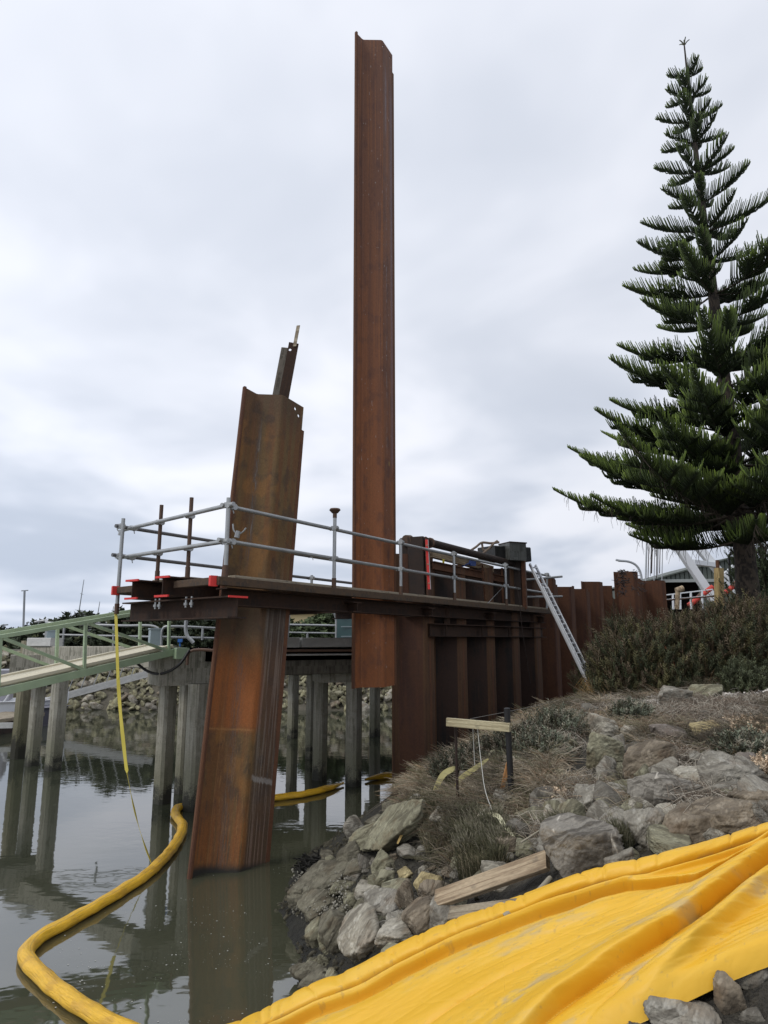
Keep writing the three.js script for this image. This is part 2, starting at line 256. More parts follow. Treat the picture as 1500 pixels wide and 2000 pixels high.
M.tubeGrey = std({ color: rgb(0.13, 0.13, 0.135), roughness: 0.5, metalness: 0.3, bumpMap: rep(grainBump, 4), bumpScale: 0.001 });
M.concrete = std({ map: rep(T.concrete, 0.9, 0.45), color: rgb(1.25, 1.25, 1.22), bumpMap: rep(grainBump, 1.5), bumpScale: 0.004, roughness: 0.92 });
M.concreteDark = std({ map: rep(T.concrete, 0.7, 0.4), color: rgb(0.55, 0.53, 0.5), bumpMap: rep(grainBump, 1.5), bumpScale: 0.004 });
M.whitewash = std({ map: tex(256, 256, (u, v) => mul3([0.50, 0.50, 0.48], 0.72 + 0.5 * fbm(u * 5, v * 9, 3, 5))), roughness: 0.85 });
M.green = std({ map: tex(256, 256, (u, v) => mul3([0.36, 0.46, 0.30], 0.75 + 0.5 * fbm(u * 6, v * 6, 3, 5, 6))), roughness: 0.5 });
M.cream = std({ color: rgb(0.60, 0.55, 0.42), roughness: 0.8, bumpMap: rep(grainBump, 2), bumpScale: 0.002 });
M.wood = std({ map: rep(T.wood, 0.8), bumpMap: rep(grainBump, 2), bumpScale: 0.003 });
M.woodGrey = std({ map: rep(T.wood, 0.8), color: rgb(0.78, 0.86, 0.95), bumpMap: rep(grainBump, 2), bumpScale: 0.003 });
M.woodPale = std({ map: rep(T.wood, 0.9), color: rgb(1.15, 1.3, 1.25), bumpMap: rep(grainBump, 2), bumpScale: 0.003 });
const rockMat = (r, g, b, o = {}) => std({ map: T.rock, bumpMap: T.rockBump, bumpScale: 0.028, color: rgb(r, g, b), roughness: 0.9, ...o });
M.rock = { grey: rockMat(1.0, 0.98, 0.94), pale: rockMat(1.35, 1.32, 1.24), dark: rockMat(0.6, 0.58, 0.55), brown: rockMat(0.85, 0.74, 0.62), yellow: rockMat(1.45, 1.25, 0.75), violet: rockMat(0.68, 0.61, 0.6), olive: rockMat(0.92, 0.92, 0.72), muddy: rockMat(0.6, 0.58, 0.48), pink: rockMat(1.2, 1.0, 0.9), vein: rockMat(0.95, 0.93, 0.9, { map: T.vein }), quartz: rockMat(2.2, 2.2, 2.2) };

// ---------------------------------------------------------------- the bank
const SHORE = [[2, -0.6], [5, -0.66], [6.4, -0.72], [7.1, -0.78], [8.3, -1.16], [9.85, -1.2], [10.5, -0.98], [11, -0.7], [11.8, -0.3], [12.6, 0.05], [13.4, 0.45], [14.2, 1.05], [16, 2.3], [20, 5.1], [30, 12.3], [60, 34]];
const RISE = [[-6, -2.2], [-1, -0.7], [0, 0], [0.5, 0.3], [1, 0.62], [2, 1.2], [3, 1.52], [4, 1.76], [5.5, 2.0], [7, 2.12], [10, 2.25], [20, 2.6], [60, 2.7]];
function ramp(t, x) { if (x <= t[0][0]) return t[0][1]; for (let i = 1; i < t.length; i++) if (x <= t[i][0]) return mix(t[i - 1][1], t[i][1], (x - t[i - 1][0]) / (t[i][0] - t[i - 1][0])); return t[t.length - 1][1]; }
const inland = (x, Z) => x - ramp(SHORE, Z);
function ground(x, Z) { const d = inland(x, Z); let y = ramp(RISE, d) + 0.035 * Math.max(0, Z - 8) * clamp(d / 3) * (1 - step(12, 22, Z)) + 0.05 * step(16, 22, Z); y += (fbm(x * 1.1, Z * 1.1, 2, 4) - 0.5) * 0.24 * step(-0.3, 0.6, d) + (fbm(x * 6, Z * 6, 5, 4) - 0.5) * 0.10 + (fbm(x * 0.6 + 5, Z * 9, 7, 3) - 0.5) * 0.03; return y; }
const dirOf = (px, py) => { const v = P(px, py, 1); return V(v.x, v.y - EYE, v.z); };
function hit(px, py, lift = 0) { const d = dirOf(px, py); let Z = 1.6; for (; Z < 70; Z += 0.02) { if (EYE + d.y * Z <= Math.max(ground(d.x * Z, Z), -0.01) + lift) break; } return V(d.x * Z, EYE + d.y * Z, -Z); }

{
  const x0 = -3.2, z0 = 1.2, pos = [], col = [], idx = [], uv = [], xs = [], zs = [];
  for (let x = x0; x < 7; x += 0.05) xs.push(x); for (let x = 7; x < 60; x *= 1.06) xs.push(x);
  for (let z = z0; z < 20; z += 0.05) zs.push(z); for (let z = 20; z < 70; z *= 1.04) zs.push(z);
  const mud = [0.040, 0.038, 0.028], soil = [0.04, 0.036, 0.027], litter = [0.10, 0.088, 0.065], pale = [0.5, 0.47, 0.42], wet = [0.022, 0.022, 0.017];
  for (const z of zs) for (const x of xs) {
    const d = inland(x, z), y = ground(x, z); pos.push(x, y, -z); uv.push(x * 0.7, z * 0.7);
    const n = fbm(x * 3, z * 3, 9, 4); let c = lerp3(wet, mud, step(0.02, 0.22, y + (n - 0.5) * 0.25)); c = lerp3(c, soil, step(0.7, 1.5, d + (n - 0.5) * 1.2)); c = lerp3(c, litter, step(0.45, 0.65, n) * step(1.4, 2.2, d) * 0.8);
    const gx = (x - 4.9) / 1.9, gz = (z - 11.7) / 1.1; c = lerp3(c, pale, (1 - step(0.6, 1.1, Math.hypot(gx, gz) + (n - 0.5) * 0.6)) * 0.7);
    col.push(...c);
  }
  const n = xs.length; for (let j = 0; j < zs.length - 1; j++) for (let i = 0; i < n - 1; i++) { const a = j * n + i; idx.push(a, a + 1, a + n + 1, a, a + n + 1, a + n); }
  const g = new THREE.BufferGeometry(); g.setAttribute('position', new THREE.Float32BufferAttribute(pos, 3)); g.setAttribute('color', new THREE.Float32BufferAttribute(col, 3)); g.setAttribute('uv', new THREE.Float32BufferAttribute(uv, 2)); g.setIndex(idx); g.computeVertexNormals();
  struct('bank_ground', g, std({ vertexColors: true, map: T.soil, bumpMap: T.soil, bumpScale: 0.05, roughness: 0.85 }));
}

// ---------------------------------------------------------------- water: one sheet out to the far bank and beyond
{
  // a finer sheet near the bank so that the silt stirred up there can tint it
  const xs = [-500, -200, -80, -40, -20], zs = [-25, -5, 2], pos = [], uv = [], col = [], idx = []; for (let x = -12; x < 4; x += 0.2) xs.push(x); xs.push(4, 8, 20, 60, 200, 400); for (let z = 3; z < 18; z += 0.2) zs.push(z); zs.push(18, 22, 30, 60, 150, 700);
  for (const z of zs) for (const x of xs) { const n = fbm(x * 0.45 + 3, z * 0.9, 4, 4), d = -inland(x, z), silt = clamp((1 - step(0.2, 2.6, d + (n - 0.5) * 2.5)) * 0.9 + 0.5 * step(0.5, 0.72, n) * (1 - step(3, 6, d))); pos.push(x, 0, -z); uv.push(x * 0.16, z * 0.28); col.push(...lerp3([0.040, 0.045, 0.030], [0.064, 0.066, 0.042], silt)); }
  const m = xs.length; for (let j = 0; j < zs.length - 1; j++) for (let i = 0; i < m - 1; i++) { const a = j * m + i; idx.push(a, a + 1, a + m + 1, a, a + m + 1, a + m); }
  const g = new THREE.BufferGeometry(); g.setAttribute('position', new THREE.Float32BufferAttribute(pos, 3)); g.setAttribute('uv', new THREE.Float32BufferAttribute(uv, 2)); g.setAttribute('color', new THREE.Float32BufferAttribute(col, 3)); g.setIndex(idx); g.computeVertexNormals();
  struct('water', g, new THREE.MeshPhysicalMaterial({ vertexColors: true, roughness: 0.035, ior: 2.25, bumpMap: T.water, bumpScale: 0.0022, side: THREE.DoubleSide }));
}

// ---------------------------------------------------------------- far land, hills
const farZ = (x) => 29.8 + 1.8 * (fbm(x * 0.12, 2, 5, 3) - 0.5);
{
  const g = new THREE.BufferGeometry(), pos = [], idx = [], N = 60; // the far side: a revetment slope, then flat land to the horizon
  const edge = (i) => mix(-90, 60, i / N), prof = [[0, -0.8], [1.0, 0], [5.4, 2.35], [6.4, 2.5], [60, 2.6], [700, 2.6]];
  for (let i = 0; i <= N; i++) for (const [dz, y] of prof) { const x = edge(i); pos.push(dz > 50 ? x * (dz > 600 ? 14 : 2) : x, y + 0, -(farZ(x) + dz)); }
  const n = prof.length; for (let i = 0; i < N; i++) for (let k = 0; k < n - 1; k++) { const a = i * n + k; idx.push(a, a + n, a + n + 1, a, a + n + 1, a + 1); }
  g.setAttribute('position', new THREE.Float32BufferAttribute(pos, 3)); g.setIndex(idx); g.computeVertexNormals();
  struct('far_shore', boxUV(g), std({ map: rep(T.soil, 0.4), color: rgb(0.11, 0.10, 0.075) }));
  const ridge = []; const hp = [], hi = []; const K = 90;
  for (let i = 0; i <= K; i++) { const a = mix(0.16, 1.3, i / K), R = 1500, h = (12 + 75 * fbm(a * 5 + 4, 1, 2, 5)) * step(0.16, 0.24, a); hp.push(Math.sin(a) * R, -2, -Math.cos(a) * R, Math.sin(a) * (R + 150), h * 0.7, -Math.cos(a) * (R + 150), Math.sin(a) * (R + 500), h, -Math.cos(a) * (R + 500)); if (i < K) { const b = i * 3; for (const k of [0, 1]) hi.push(b + k, b + 3 + k, b + 4 + k, b + k, b + 4 + k, b + 1 + k); } }
  const h = new THREE.BufferGeometry(); h.setAttribute('position', new THREE.Float32BufferAttribute(hp, 3)); h.setIndex(hi); h.computeVertexNormals();
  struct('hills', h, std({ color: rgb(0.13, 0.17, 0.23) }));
}

// ---------------------------------------------------------------- wharf on concrete piles
function octPile(c, top, w, turn, mat) {                         // squared pile with cut corners, darker and rougher near the water
  const k = w / 2, e = k * 0.35, o = [[-k + e, -k], [k - e, -k], [k, -k + e], [k, k - e], [k - e, k], [-k + e, k], [-k, k - e], [-k, -k + e]], us = [0]; for (let i = 1; i < 8; i++) us.push(us[i - 1] + Math.hypot(o[i][0] - o[i - 1][0], o[i][1] - o[i - 1][1]));
  const fr = (y) => ({ o: V(c.x, y, c.z), x: V(Math.cos(turn), 0, Math.sin(turn)), z: V(-Math.sin(turn), 0, Math.cos(turn)) });
  return sweep(o, us.map((u) => u * 0.9 + c.x), fr(-0.6), fr(top), 1);
}
T.pile = tex(512, 1024, (u, v) => { const y = v * 2.75 - 0.6, s = fbm(u * 30, v * 5, 2, 4), b = fbm(u * 8, v * 16, 4, 5), f = fbm(u * 90, v * 240, 6, 3); let c = lerp3([0.34, 0.325, 0.27], [0.19, 0.18, 0.14], step(0.4, 0.7, s * 0.6 + b * 0.4)); c = lerp3(c, [0.44, 0.42, 0.36], step(0.6, 0.8, b) * 0.5); c = lerp3(c, [0.15, 0.15, 0.095], (1 - step(0.35, 1.3, y + 0.9 * (s - 0.5))) * 0.75); c = lerp3(c, [0.035, 0.035, 0.027], 1 - step(0.12, 0.42, y + 0.55 * (b - 0.5) + 0.3 * (f - 0.5))); return mul3(c, 0.8 + 0.4 * f); });
M.pile = std({ map: T.pile, bumpMap: T.pile, bumpScale: 0.012, roughness: 0.85 });
{
  const wharf = thing('wharf', 'concrete wharf deck on slender piles behind the leaning steel pile', 'wharf', V(-4, 0, -14));
  const poly = (pts, y0, y1) => { const s = new THREE.Shape(); pts.forEach(([x, z], i) => i ? s.lineTo(x, z) : s.moveTo(x, z)); s.closePath(); const g = new THREE.ExtrudeGeometry(s, { depth: y1 - y0, bevelEnabled: false }); g.rotateX(Math.PI / 2); g.translate(0, y1, 0); g.scale(1, 1, -1); const ix = plain(g); return boxUV(ix); };
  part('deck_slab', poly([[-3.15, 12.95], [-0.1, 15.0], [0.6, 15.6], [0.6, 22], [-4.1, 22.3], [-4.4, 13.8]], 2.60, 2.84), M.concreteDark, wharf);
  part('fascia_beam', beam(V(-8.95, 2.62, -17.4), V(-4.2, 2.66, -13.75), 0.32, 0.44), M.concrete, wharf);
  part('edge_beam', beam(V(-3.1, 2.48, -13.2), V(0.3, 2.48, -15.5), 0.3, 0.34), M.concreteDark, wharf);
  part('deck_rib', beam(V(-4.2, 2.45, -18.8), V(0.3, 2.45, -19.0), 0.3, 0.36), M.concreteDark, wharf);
  for (const [a, b, y] of [[V(-3.0, 2.95, -13.0), V(-1.75, 2.95, -13.85), 0.2], [V(-1.7, 2.95, -13.88), V(-0.62, 2.95, -14.62), 0.19], [V(-0.58, 2.95, -14.64), V(0.3, 2.95, -15.25), 0.2]]) part('kerb', beam(a, b, 0.22, y), M.whitewash, wharf);
  part('kerb', beam(V(-8.75, 2.95, -17.15), V(-7.85, 2.95, -16.5), 0.3, 0.2), M.whitewash, wharf);
  const brown = std({ color: rgb(0.17, 0.10, 0.07), roughness: 0.6 });
  part('service_pipe', pipe([V(-3.62, 2.55, -12.72), V(-3.6, 2.78, -12.74), V(-3.45, 2.82, -12.76), V(-3.05, 2.8, -12.84), V(-1.6, 2.79, -13.82), V(0.3, 2.78, -15.08)], 0.028, 60, 8), brown, wharf);
  part('service_pipe', pipe([V(-3.0, 2.72, -12.86), V(-1.6, 2.71, -13.8), V(0.3, 2.70, -15.06)], 0.02, 40, 8), M.whitewash, wharf);
  // pile caps
  const cap = (c, sx, sy, sz, ry) => part('pile_cap', blockAt(c, sx, sy, sz, ry), M.concrete, wharf);
  cap(V(-3.82, 2.48, -13.35), 1.2, 0.62, 0.86, 0.56); cap(V(-8.5, 2.36, -17.1), 1.3, 0.56, 0.9, 0.5); cap(V(-0.85, 2.37, -15.3), 1.3, 0.52, 0.9, 0.3); cap(V(-3.15, 2.2, -21.9), 1.1, 0.4, 0.8, 0.2); cap(V(0.0, 2.2, -22.3), 1.1, 0.4, 0.8, 0.2); cap(V(-2.0, 2.35, -18.3), 1.0, 0.5, 0.8, 0.3);
  const piles = [[XZ(316, 13.45), 2.2, 0.28], [XZ(375, 12.95), 2.2, 0.3], [XZ(354, 14.3), 2.2, 0.24], [XZ(62, 17.3), 2.12, 0.27], [XZ(103, 16.7), 2.12, 0.31], [XZ(571, 22), 2.02, 0.29], [XZ(607, 18.3), 2.12, 0.25], [XZ(624, 15.6), 2.12, 0.27], [XZ(690, 15.0), 2.12, 0.29], [XZ(732, 22.3), 2.02, 0.29], [XZ(480, 19), 2.3, 0.32]];
  for (const [c, top, w] of piles) { part('pile', octPile(c, top, w, 0.62), M.pile, wharf); }
  const gp = thing('guide_pile', 'weathered timber-coloured square post rising alone beyond the green gangway', 'post', XZ(32, 18.3)); part('shaft', octPile(XZ(34, 18.3), 2.98, 0.29, 0.5), std({ map: T.pile, color: rgb(0.75, 0.72, 0.6) }), gp);

  // handrails of galvanised tube on the wharf
  const rails = (name, label, fr) => { const h = thing(name, label, 'handrail', fr[0][0][0].clone().setY(2.84)); for (const [pts, r] of fr) part(pts.length > 2 ? 'rail' : (pts[0].x === pts[1].x && pts[0].z === pts[1].z ? 'post' : 'rail'), pts.length > 2 ? pipe(pts, r, 60, 8) : tube(pts[0], pts[1], r), M.galv, h); return h; };
  const Za = 20;
  rails('handrail', 'long galvanised double handrail crossing behind the green gangway', [
    [[P(68, 1215, Za), P(89, 1212, Za), P(93, 1216, Za - 0.6), P(126, 1218, Za - 0.6), P(240, 1222, Za - 0.6), P(300, 1223, Za - 0.6), P(309, 1228, Za - 0.6), P(312, 1236, Za - 0.6), P(306, 1244, Za - 0.6)], 0.035],
    [[P(85, 1239, Za - 0.6), P(306, 1244, Za - 0.6)], 0.03], [[P(92, 1216, Za - 0.6), P(88, 1265, Za - 0.6)], 0.035], [[P(126, 1218, Za - 0.6), P(122, 1264, Za - 0.6)], 0.03], [[P(222, 1221, Za - 0.6), P(221, 1262, Za - 0.6)], 0.03]]);
  rails('handrail', 'galvanised handrail with a rounded end close to the leaning pile', [
    [[P(315, 1262, 17), P(316, 1234, 17), P(321, 1225, 17), P(335, 1223.5, 17), P(440, 1228, 17.6)], 0.03], [[P(312, 1244, 17), P(440, 1247, 17.6)], 0.026], [[P(364, 1205, 16.2), P(363, 1232, 16.2), P(366, 1243, 16.2), P(373, 1250, 16.2), P(378, 1256, 16.2)], 0.045], [[P(400, 1209, 17.3), P(440, 1209, 17.6)], 0.03], [[P(396, 1227, 17.3), P(395, 1250, 17.3)], 0.03]]);
  rails('handrail', 'galvanised handrail framed between the leaning pile and the tall pile', [
    [[P(540, 1220, 19), P(656, 1222, 19), P(692, 1224, 19)], 0.03], [[P(540, 1235, 19), P(655, 1237, 19)], 0.026], [[P(565, 1192, 18.6), P(561, 1250, 18.6)], 0.04], [[P(601, 1236, 19), P(600, 1252, 19)], 0.03], [[P(657, 1253, 18.8), P(657, 1212, 18.8), P(655, 1202, 18.8), P(651, 1196, 18.8)], 0.04], [[P(663, 1253, 18.6), P(664, 1212, 18.6), P(668, 1202, 18.6), P(676, 1198, 18.6)], 0.04]]);
  const cabinet = (px, py, Z, label, m) => { const c = P(px, py, Z), g = thing('service_cabinet', label, 'cabinet', V(c.x, 2.84, c.z)); part('body', blockAt(V(c.x, 3.0, c.z), 0.2, 0.42, 0.24, 0.5), m, g); part('lid', blockAt(V(c.x, 3.225, c.z), 0.23, 0.03, 0.27, 0.5), m, g); };
  const greyPaint = std({ color: rgb(0.26, 0.32, 0.34), roughness: 0.5 });
  cabinet(98, 1262, 17.0, 'small grey-blue service cabinet at the far corner of the wharf', greyPaint); cabinet(301, 1252, 14.3, 'small grey-blue service cabinet at the head of the green gangway', greyPaint);
  const tp = thing('transparent_screen', 'teal glass windbreak screen on the wharf beside the tall pile', 'screen', P(678, 1255, 18.4)); part('panel', blockAt(P(680, 1226, 18.4), 0.62, 0.85, 0.03, -0.2), std({ color: rgb(0.03, 0.075, 0.075), roughness: 0.15 }), tp); for (const py of [1206, 1224, 1243]) part('bar', beam(P(666, py, 18.36), P(693, py, 18.36), 0.02, 0.025), greyPaint, tp);
  solo('hose', pipe([P(262, 1291, 13.0), P(285, 1309, 12.9), P(306, 1316, 12.75), P(328, 1312, 12.6), P(352, 1296, 12.5), P(370, 1270, 12.6)], 0.025, 50, 8), M.black, 'black hose hanging in a loop across the concrete pile cap', 'hose');
}

// ---------------------------------------------------------------- sheet piles
const zLine = (k) => [[0, 0], [0.15, 0.2], [0.57, 0.2], [0.86, 0.62]].map(([x, z]) => [(x - 0.43) * k, (z - 0.31) * k]);
function holes(geo, list) {
  const ev = new Evaluator(); ev.attributes = ['position', 'normal', 'uv']; let b = new Brush(geo); b.updateMatrixWorld();
  for (const [a, c, r] of list) { const t = new THREE.CylinderGeometry(r, r, a.distanceTo(c), 14); t.applyQuaternion(new THREE.Quaternion().setFromUnitVectors(V(0, 1, 0), c.clone().sub(a).normalize())); t.translate((a.x + c.x) / 2, (a.y + c.y) / 2, (a.z + c.z) / 2); const k = new Brush(t); k.updateMatrixWorld(); b = ev.evaluate(b, k, SUBTRACTION); b.updateMatrixWorld(); }
  const g = new THREE.BufferGeometry(); for (const k of ['position', 'normal', 'uv']) g.setAttribute(k, b.geometry.attributes[k]); if (b.geometry.index) g.setIndex(b.geometry.index); return plain(g);
}
const hook = (p, dx, dz, s = 1) => { const L = Math.hypot(dx, dz), ux = dx / L, uz = dz / L, q = (a, b) => [p[0] + (ux * a - uz * b) * s, p[1] + (uz * a + ux * b) * s]; return [q(-0.02, -0.012), q(0.05, -0.012), q(0.06, 0.03), q(0.045, 0.045), q(0.015, 0.045), q(0.01, 0.03), q(0.036, 0.026), q(0.03, 0.012), q(-0.02, 0.012)]; };
function heroPile(name, label, line, A, B, th, mat, metres, holeAt, cutTop, edgeMat) {
  const t = thing(name, label, 'sheet pile', A.o.clone()), { outline, us } = plate(line, th, metres), L = A.o.distanceTo(B.o);
  let g = sweep(outline, us, A, B, metres ? null : 1);
  if (holeAt) g = holes(g, holeAt(A, B));
  part('plate', g, mat, t);
  const n = line.length, e0 = line[0], e1 = line[n - 1], f = { o: A.o.clone().lerp(B.o, 1 - cutTop / L), x: B.x, z: B.z };
  const h0 = hook(e0, e0[0] - line[1][0], e0[1] - line[1][1]), h1 = hook(e1, e1[0] - line[n - 2][0], e1[1] - line[n - 2][1], 1.1);
  part('interlock', sweep(h0, h0.map((_, i) => i * 0.03), A, B), edgeMat, t); part('interlock', sweep(h1, h1.map((_, i) => i * 0.03), A, f), edgeMat, t);
  const mid = [(line[2][0] * 0.55 + line[3][0] * 0.45), (line[2][1] * 0.55 + line[3][1] * 0.45)], dx = line[3][0] - line[2][0], dz = line[3][1] - line[2][1], l = Math.hypot(dx, dz), r = [[-0.03, -0.02], [0.03, -0.02], [0.022, -0.045], [-0.022, -0.045]].map(([a, b]) => [mid[0] + dx / l * a - dz / l * b * -1, mid[1] + dz / l * a + dx / l * b]);
  part('rib', sweep(r, [0, 0.06, 0.09, 0.12], A, B), edgeMat, t);
  return t;
}
const axisFrame = (o, d, ry) => { const y = d.clone().normalize(), x0 = V(Math.cos(ry), 0, -Math.sin(ry)), x = x0.clone().addScaledVector(y, -x0.dot(y)).normalize(), z = y.clone().cross(x).normalize().multiplyScalar(1); return { o, x, z: z.z > 0 ? z.negate() : z }; };
{ // the leaning pile
  const a0 = V(-2.05, 0, -9.71), a1 = V(-1.80, 6.93, -10.63), d = a1.clone().sub(a0), bot = a0.clone().addScaledVector(d, -0.05);
  const A = axisFrame(bot, d, 0), B = axisFrame(a1, d, 0);
  const line = zLine(1.0), onTop = (u, down) => (A_, B_) => { const p = [mix(line[2][0], line[3][0], u), mix(line[2][1], line[3][1], u)], q = B_.o.clone().addScaledVector(d.clone().normalize(), -down).addScaledVector(B_.x, p[0]).addScaledVector(B_.z, p[1]); const n = B_.x.clone().multiplyScalar(0.82).addScaledVector(B_.z, -0.57); return [q.clone().addScaledVector(n, -0.2), q.clone().addScaledVector(n, 0.2), 0.028]; };
  heroPile('sheet_pile', 'leaning orange-brown steel sheet pile standing in the water', line, A, B, 0.02, M.lean, false, (x, y) => [onTop(0.62, 0.11)(x, y), onTop(0.8, 0.2)(x, y)], 0.42, M.wallEdge);
  // the narrow pile section fixed on its head
  const e = thing('pile_extension', 'narrow rusty steel section standing up from the head of the leaning pile', 'steel section', P(530, 812, 10.7)), z = 10.66;
  const f0 = P(538, 812, z), f1 = P(565, 668, z), up = f1.clone().sub(f0), ax = axisFrame(f0, up, 0.1), bx = axisFrame(f1, up, 0.1);
  part('face_plate', holes(sweep([[-0.005, 0], [0.16, 0.0], [0.16, 0.02], [-0.005, 0.02]], [0, 0.17, 0.19, 0.36], ax, bx), [[f1.clone().addScaledVector(bx.x, 0.035).addScaledVector(up, -0.1).add(V(0, 0, 0.2)), f1.clone().addScaledVector(bx.x, 0.035).addScaledVector(up, -0.1).add(V(0, 0, -0.3)), 0.024]]), M.steel, e);
  part('edge_plate', sweep([[-0.12, 0.06], [-0.10, 0.05], [-0.0, 0.03], [-0.005, 0.05]], [0, 0.1, 0.2, 0.3], ax, axisFrame(f0.clone().addScaledVector(up, 0.93), up, 0.1)), std({ map: rep(T.concrete, 1, 1), color: rgb(0.42, 0.38, 0.36) }), e);
  part('cleat', sweep([[0.07, 0.0], [0.13, -0.04], [0.13, -0.02], [0.07, 0.02]], [0, 0.1, 0.2, 0.3], axisFrame(f0.clone().addScaledVector(up, 0.95), up, 0.1), axisFrame(f0.clone().addScaledVector(up, 1.24), up, 0.1)), M.woodGrey, e);
}
{ // the tall pile hanging beside the wall
  const bot = P(732, 1341, 12.8), top = P(732, 89, 12.25), d = top.clone().sub(bot), A = axisFrame(bot, d, 0.12), B = axisFrame(top, d, 0.12);
  const line = [[0, 0], [0.14, 0.14], [0.54, 0.10], [0.80, 0.46]].map(([x, z]) => [x - 0.405, z - 0.25]);
  const hole = (u, down, B_) => { const p = [mix(line[2][0], line[3][0], u), mix(line[2][1], line[3][1], u)], q = B_.o.clone().addScaledVector(d.clone().normalize(), -down).addScaledVector(B_.x, p[0]).addScaledVector(B_.z, p[1]), n = B_.x.clone().multiplyScalar(0.8).addScaledVector(B_.z, -0.6); return [q.clone().addScaledVector(n, -0.2), q.clone().addScaledVector(n, 0.2), 0.03]; };
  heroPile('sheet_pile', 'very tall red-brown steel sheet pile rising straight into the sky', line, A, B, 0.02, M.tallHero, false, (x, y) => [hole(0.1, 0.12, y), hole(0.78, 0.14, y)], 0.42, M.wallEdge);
}
const WA = V(1.03, 0, -14.2), WW = V(0.58, 0, -0.815), WM = V(0.815, 0, 0.58);   // the wall: a point on its front, along it, out of it
const wp = (a, b, y = 0) => WA.clone().addScaledVector(WW, a - 0.35).addScaledVector(WM, b - 0.22).setY(y);
{
  const fr = (y) => ({ o: V(0, y, 0), x: V(1, 0, 0), z: V(0, 0, -1) });
  const flat = (a, b) => { const p = a > 12.7 ? S2.clone().addScaledVector(W2, a - 12.775).addScaledVector(M2, b) : wp(a, b); return [p.x, -p.z]; };
  const tops = [4.75, 4.7, 4.65, 4.6, 4.7, 4.75, 4.8, 4.75, 4.85, 4.76, 4.76, 4.59, 4.6, 4.64, 4.62, 4.54, 4.95, 4.95, 4.9, 4.5, 5.5, 5.25, 5.22], S2 = XZ(1187, 24.7, 3), W2 = V(0.9, 0, -0.436), M2 = V(0.436, 0, 0.9);
  const ORD = ['first', 'second', 'third', 'fourth', 'fifth', 'sixth', 'seventh', 'eighth', 'ninth', 'tenth'];
  for (let k = -1; k < 22; k++) {
    const a0 = k * 0.7 - 0.175 + 0.35, rising = (k + 2) % 2 === 1;  // rising: from the back flange out to the front one
    const line = rising ? [flat(a0, -0.22), flat(a0 + 0.175, -0.22), flat(a0 + 0.525, 0.22), flat(a0 + 0.7, 0.22)] : [flat(a0, 0.22), flat(a0 + 0.175, 0.22), flat(a0 + 0.525, -0.22), flat(a0 + 0.7, -0.22)];
    const first = k === -1, top = tops[k + 1], label = first ? 'red-brown first sheet pile at the water end of the steel wall' : k >= 19 ? (k >= 20 ? (k > 20 ? 'last tall rusty sheet pile ending the wall by the crane' : 'tall rusty sheet pile right after the creeper-covered one') : 'tall rusty sheet pile with dead creeper on it near the end of the wall') : k < 9 ? `${ORD[k]} dark rust-streaked sheet pile counted from the red-brown end pile of the wall` : `${ORD[k - 9]} brown rusty sheet pile beyond the ladder, counted towards the crane`;
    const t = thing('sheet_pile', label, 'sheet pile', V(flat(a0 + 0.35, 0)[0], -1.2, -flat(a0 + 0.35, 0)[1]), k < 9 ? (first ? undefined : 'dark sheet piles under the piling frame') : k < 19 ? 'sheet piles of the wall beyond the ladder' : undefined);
    // web and flanges as separate plates so that the scraped flanges can be rustier than the coated webs, whose tint also holds platform shade
    const P3 = line, mk = (l) => { const { outline, us } = plate(l, 0.02); return sweep(outline, us.map((u) => u + k * 0.37), fr(-1.2), fr(top)); };
    const bend = (p, q) => [mix(p[0], q[0], 0.08), mix(p[1], q[1], 0.08)];
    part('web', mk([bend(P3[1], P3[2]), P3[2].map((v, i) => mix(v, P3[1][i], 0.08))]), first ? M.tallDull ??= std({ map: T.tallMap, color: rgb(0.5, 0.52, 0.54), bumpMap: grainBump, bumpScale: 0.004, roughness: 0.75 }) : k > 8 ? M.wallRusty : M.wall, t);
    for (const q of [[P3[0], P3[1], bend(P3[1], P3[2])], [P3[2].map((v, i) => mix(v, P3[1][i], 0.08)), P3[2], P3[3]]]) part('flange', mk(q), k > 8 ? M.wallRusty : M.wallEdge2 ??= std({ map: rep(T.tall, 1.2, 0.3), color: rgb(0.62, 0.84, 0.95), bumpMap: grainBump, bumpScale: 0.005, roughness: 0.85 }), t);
    const dd = [line[3][0] - line[2][0], line[3][1] - line[2][1]], hk = hook(line[3], dd[0], dd[1], 0.9);
    part('interlock', sweep(hk, hk.map((_, i) => i * 0.03), fr(-1.2), fr(top - 0.03)), M.wallEdge, t);
  }
}

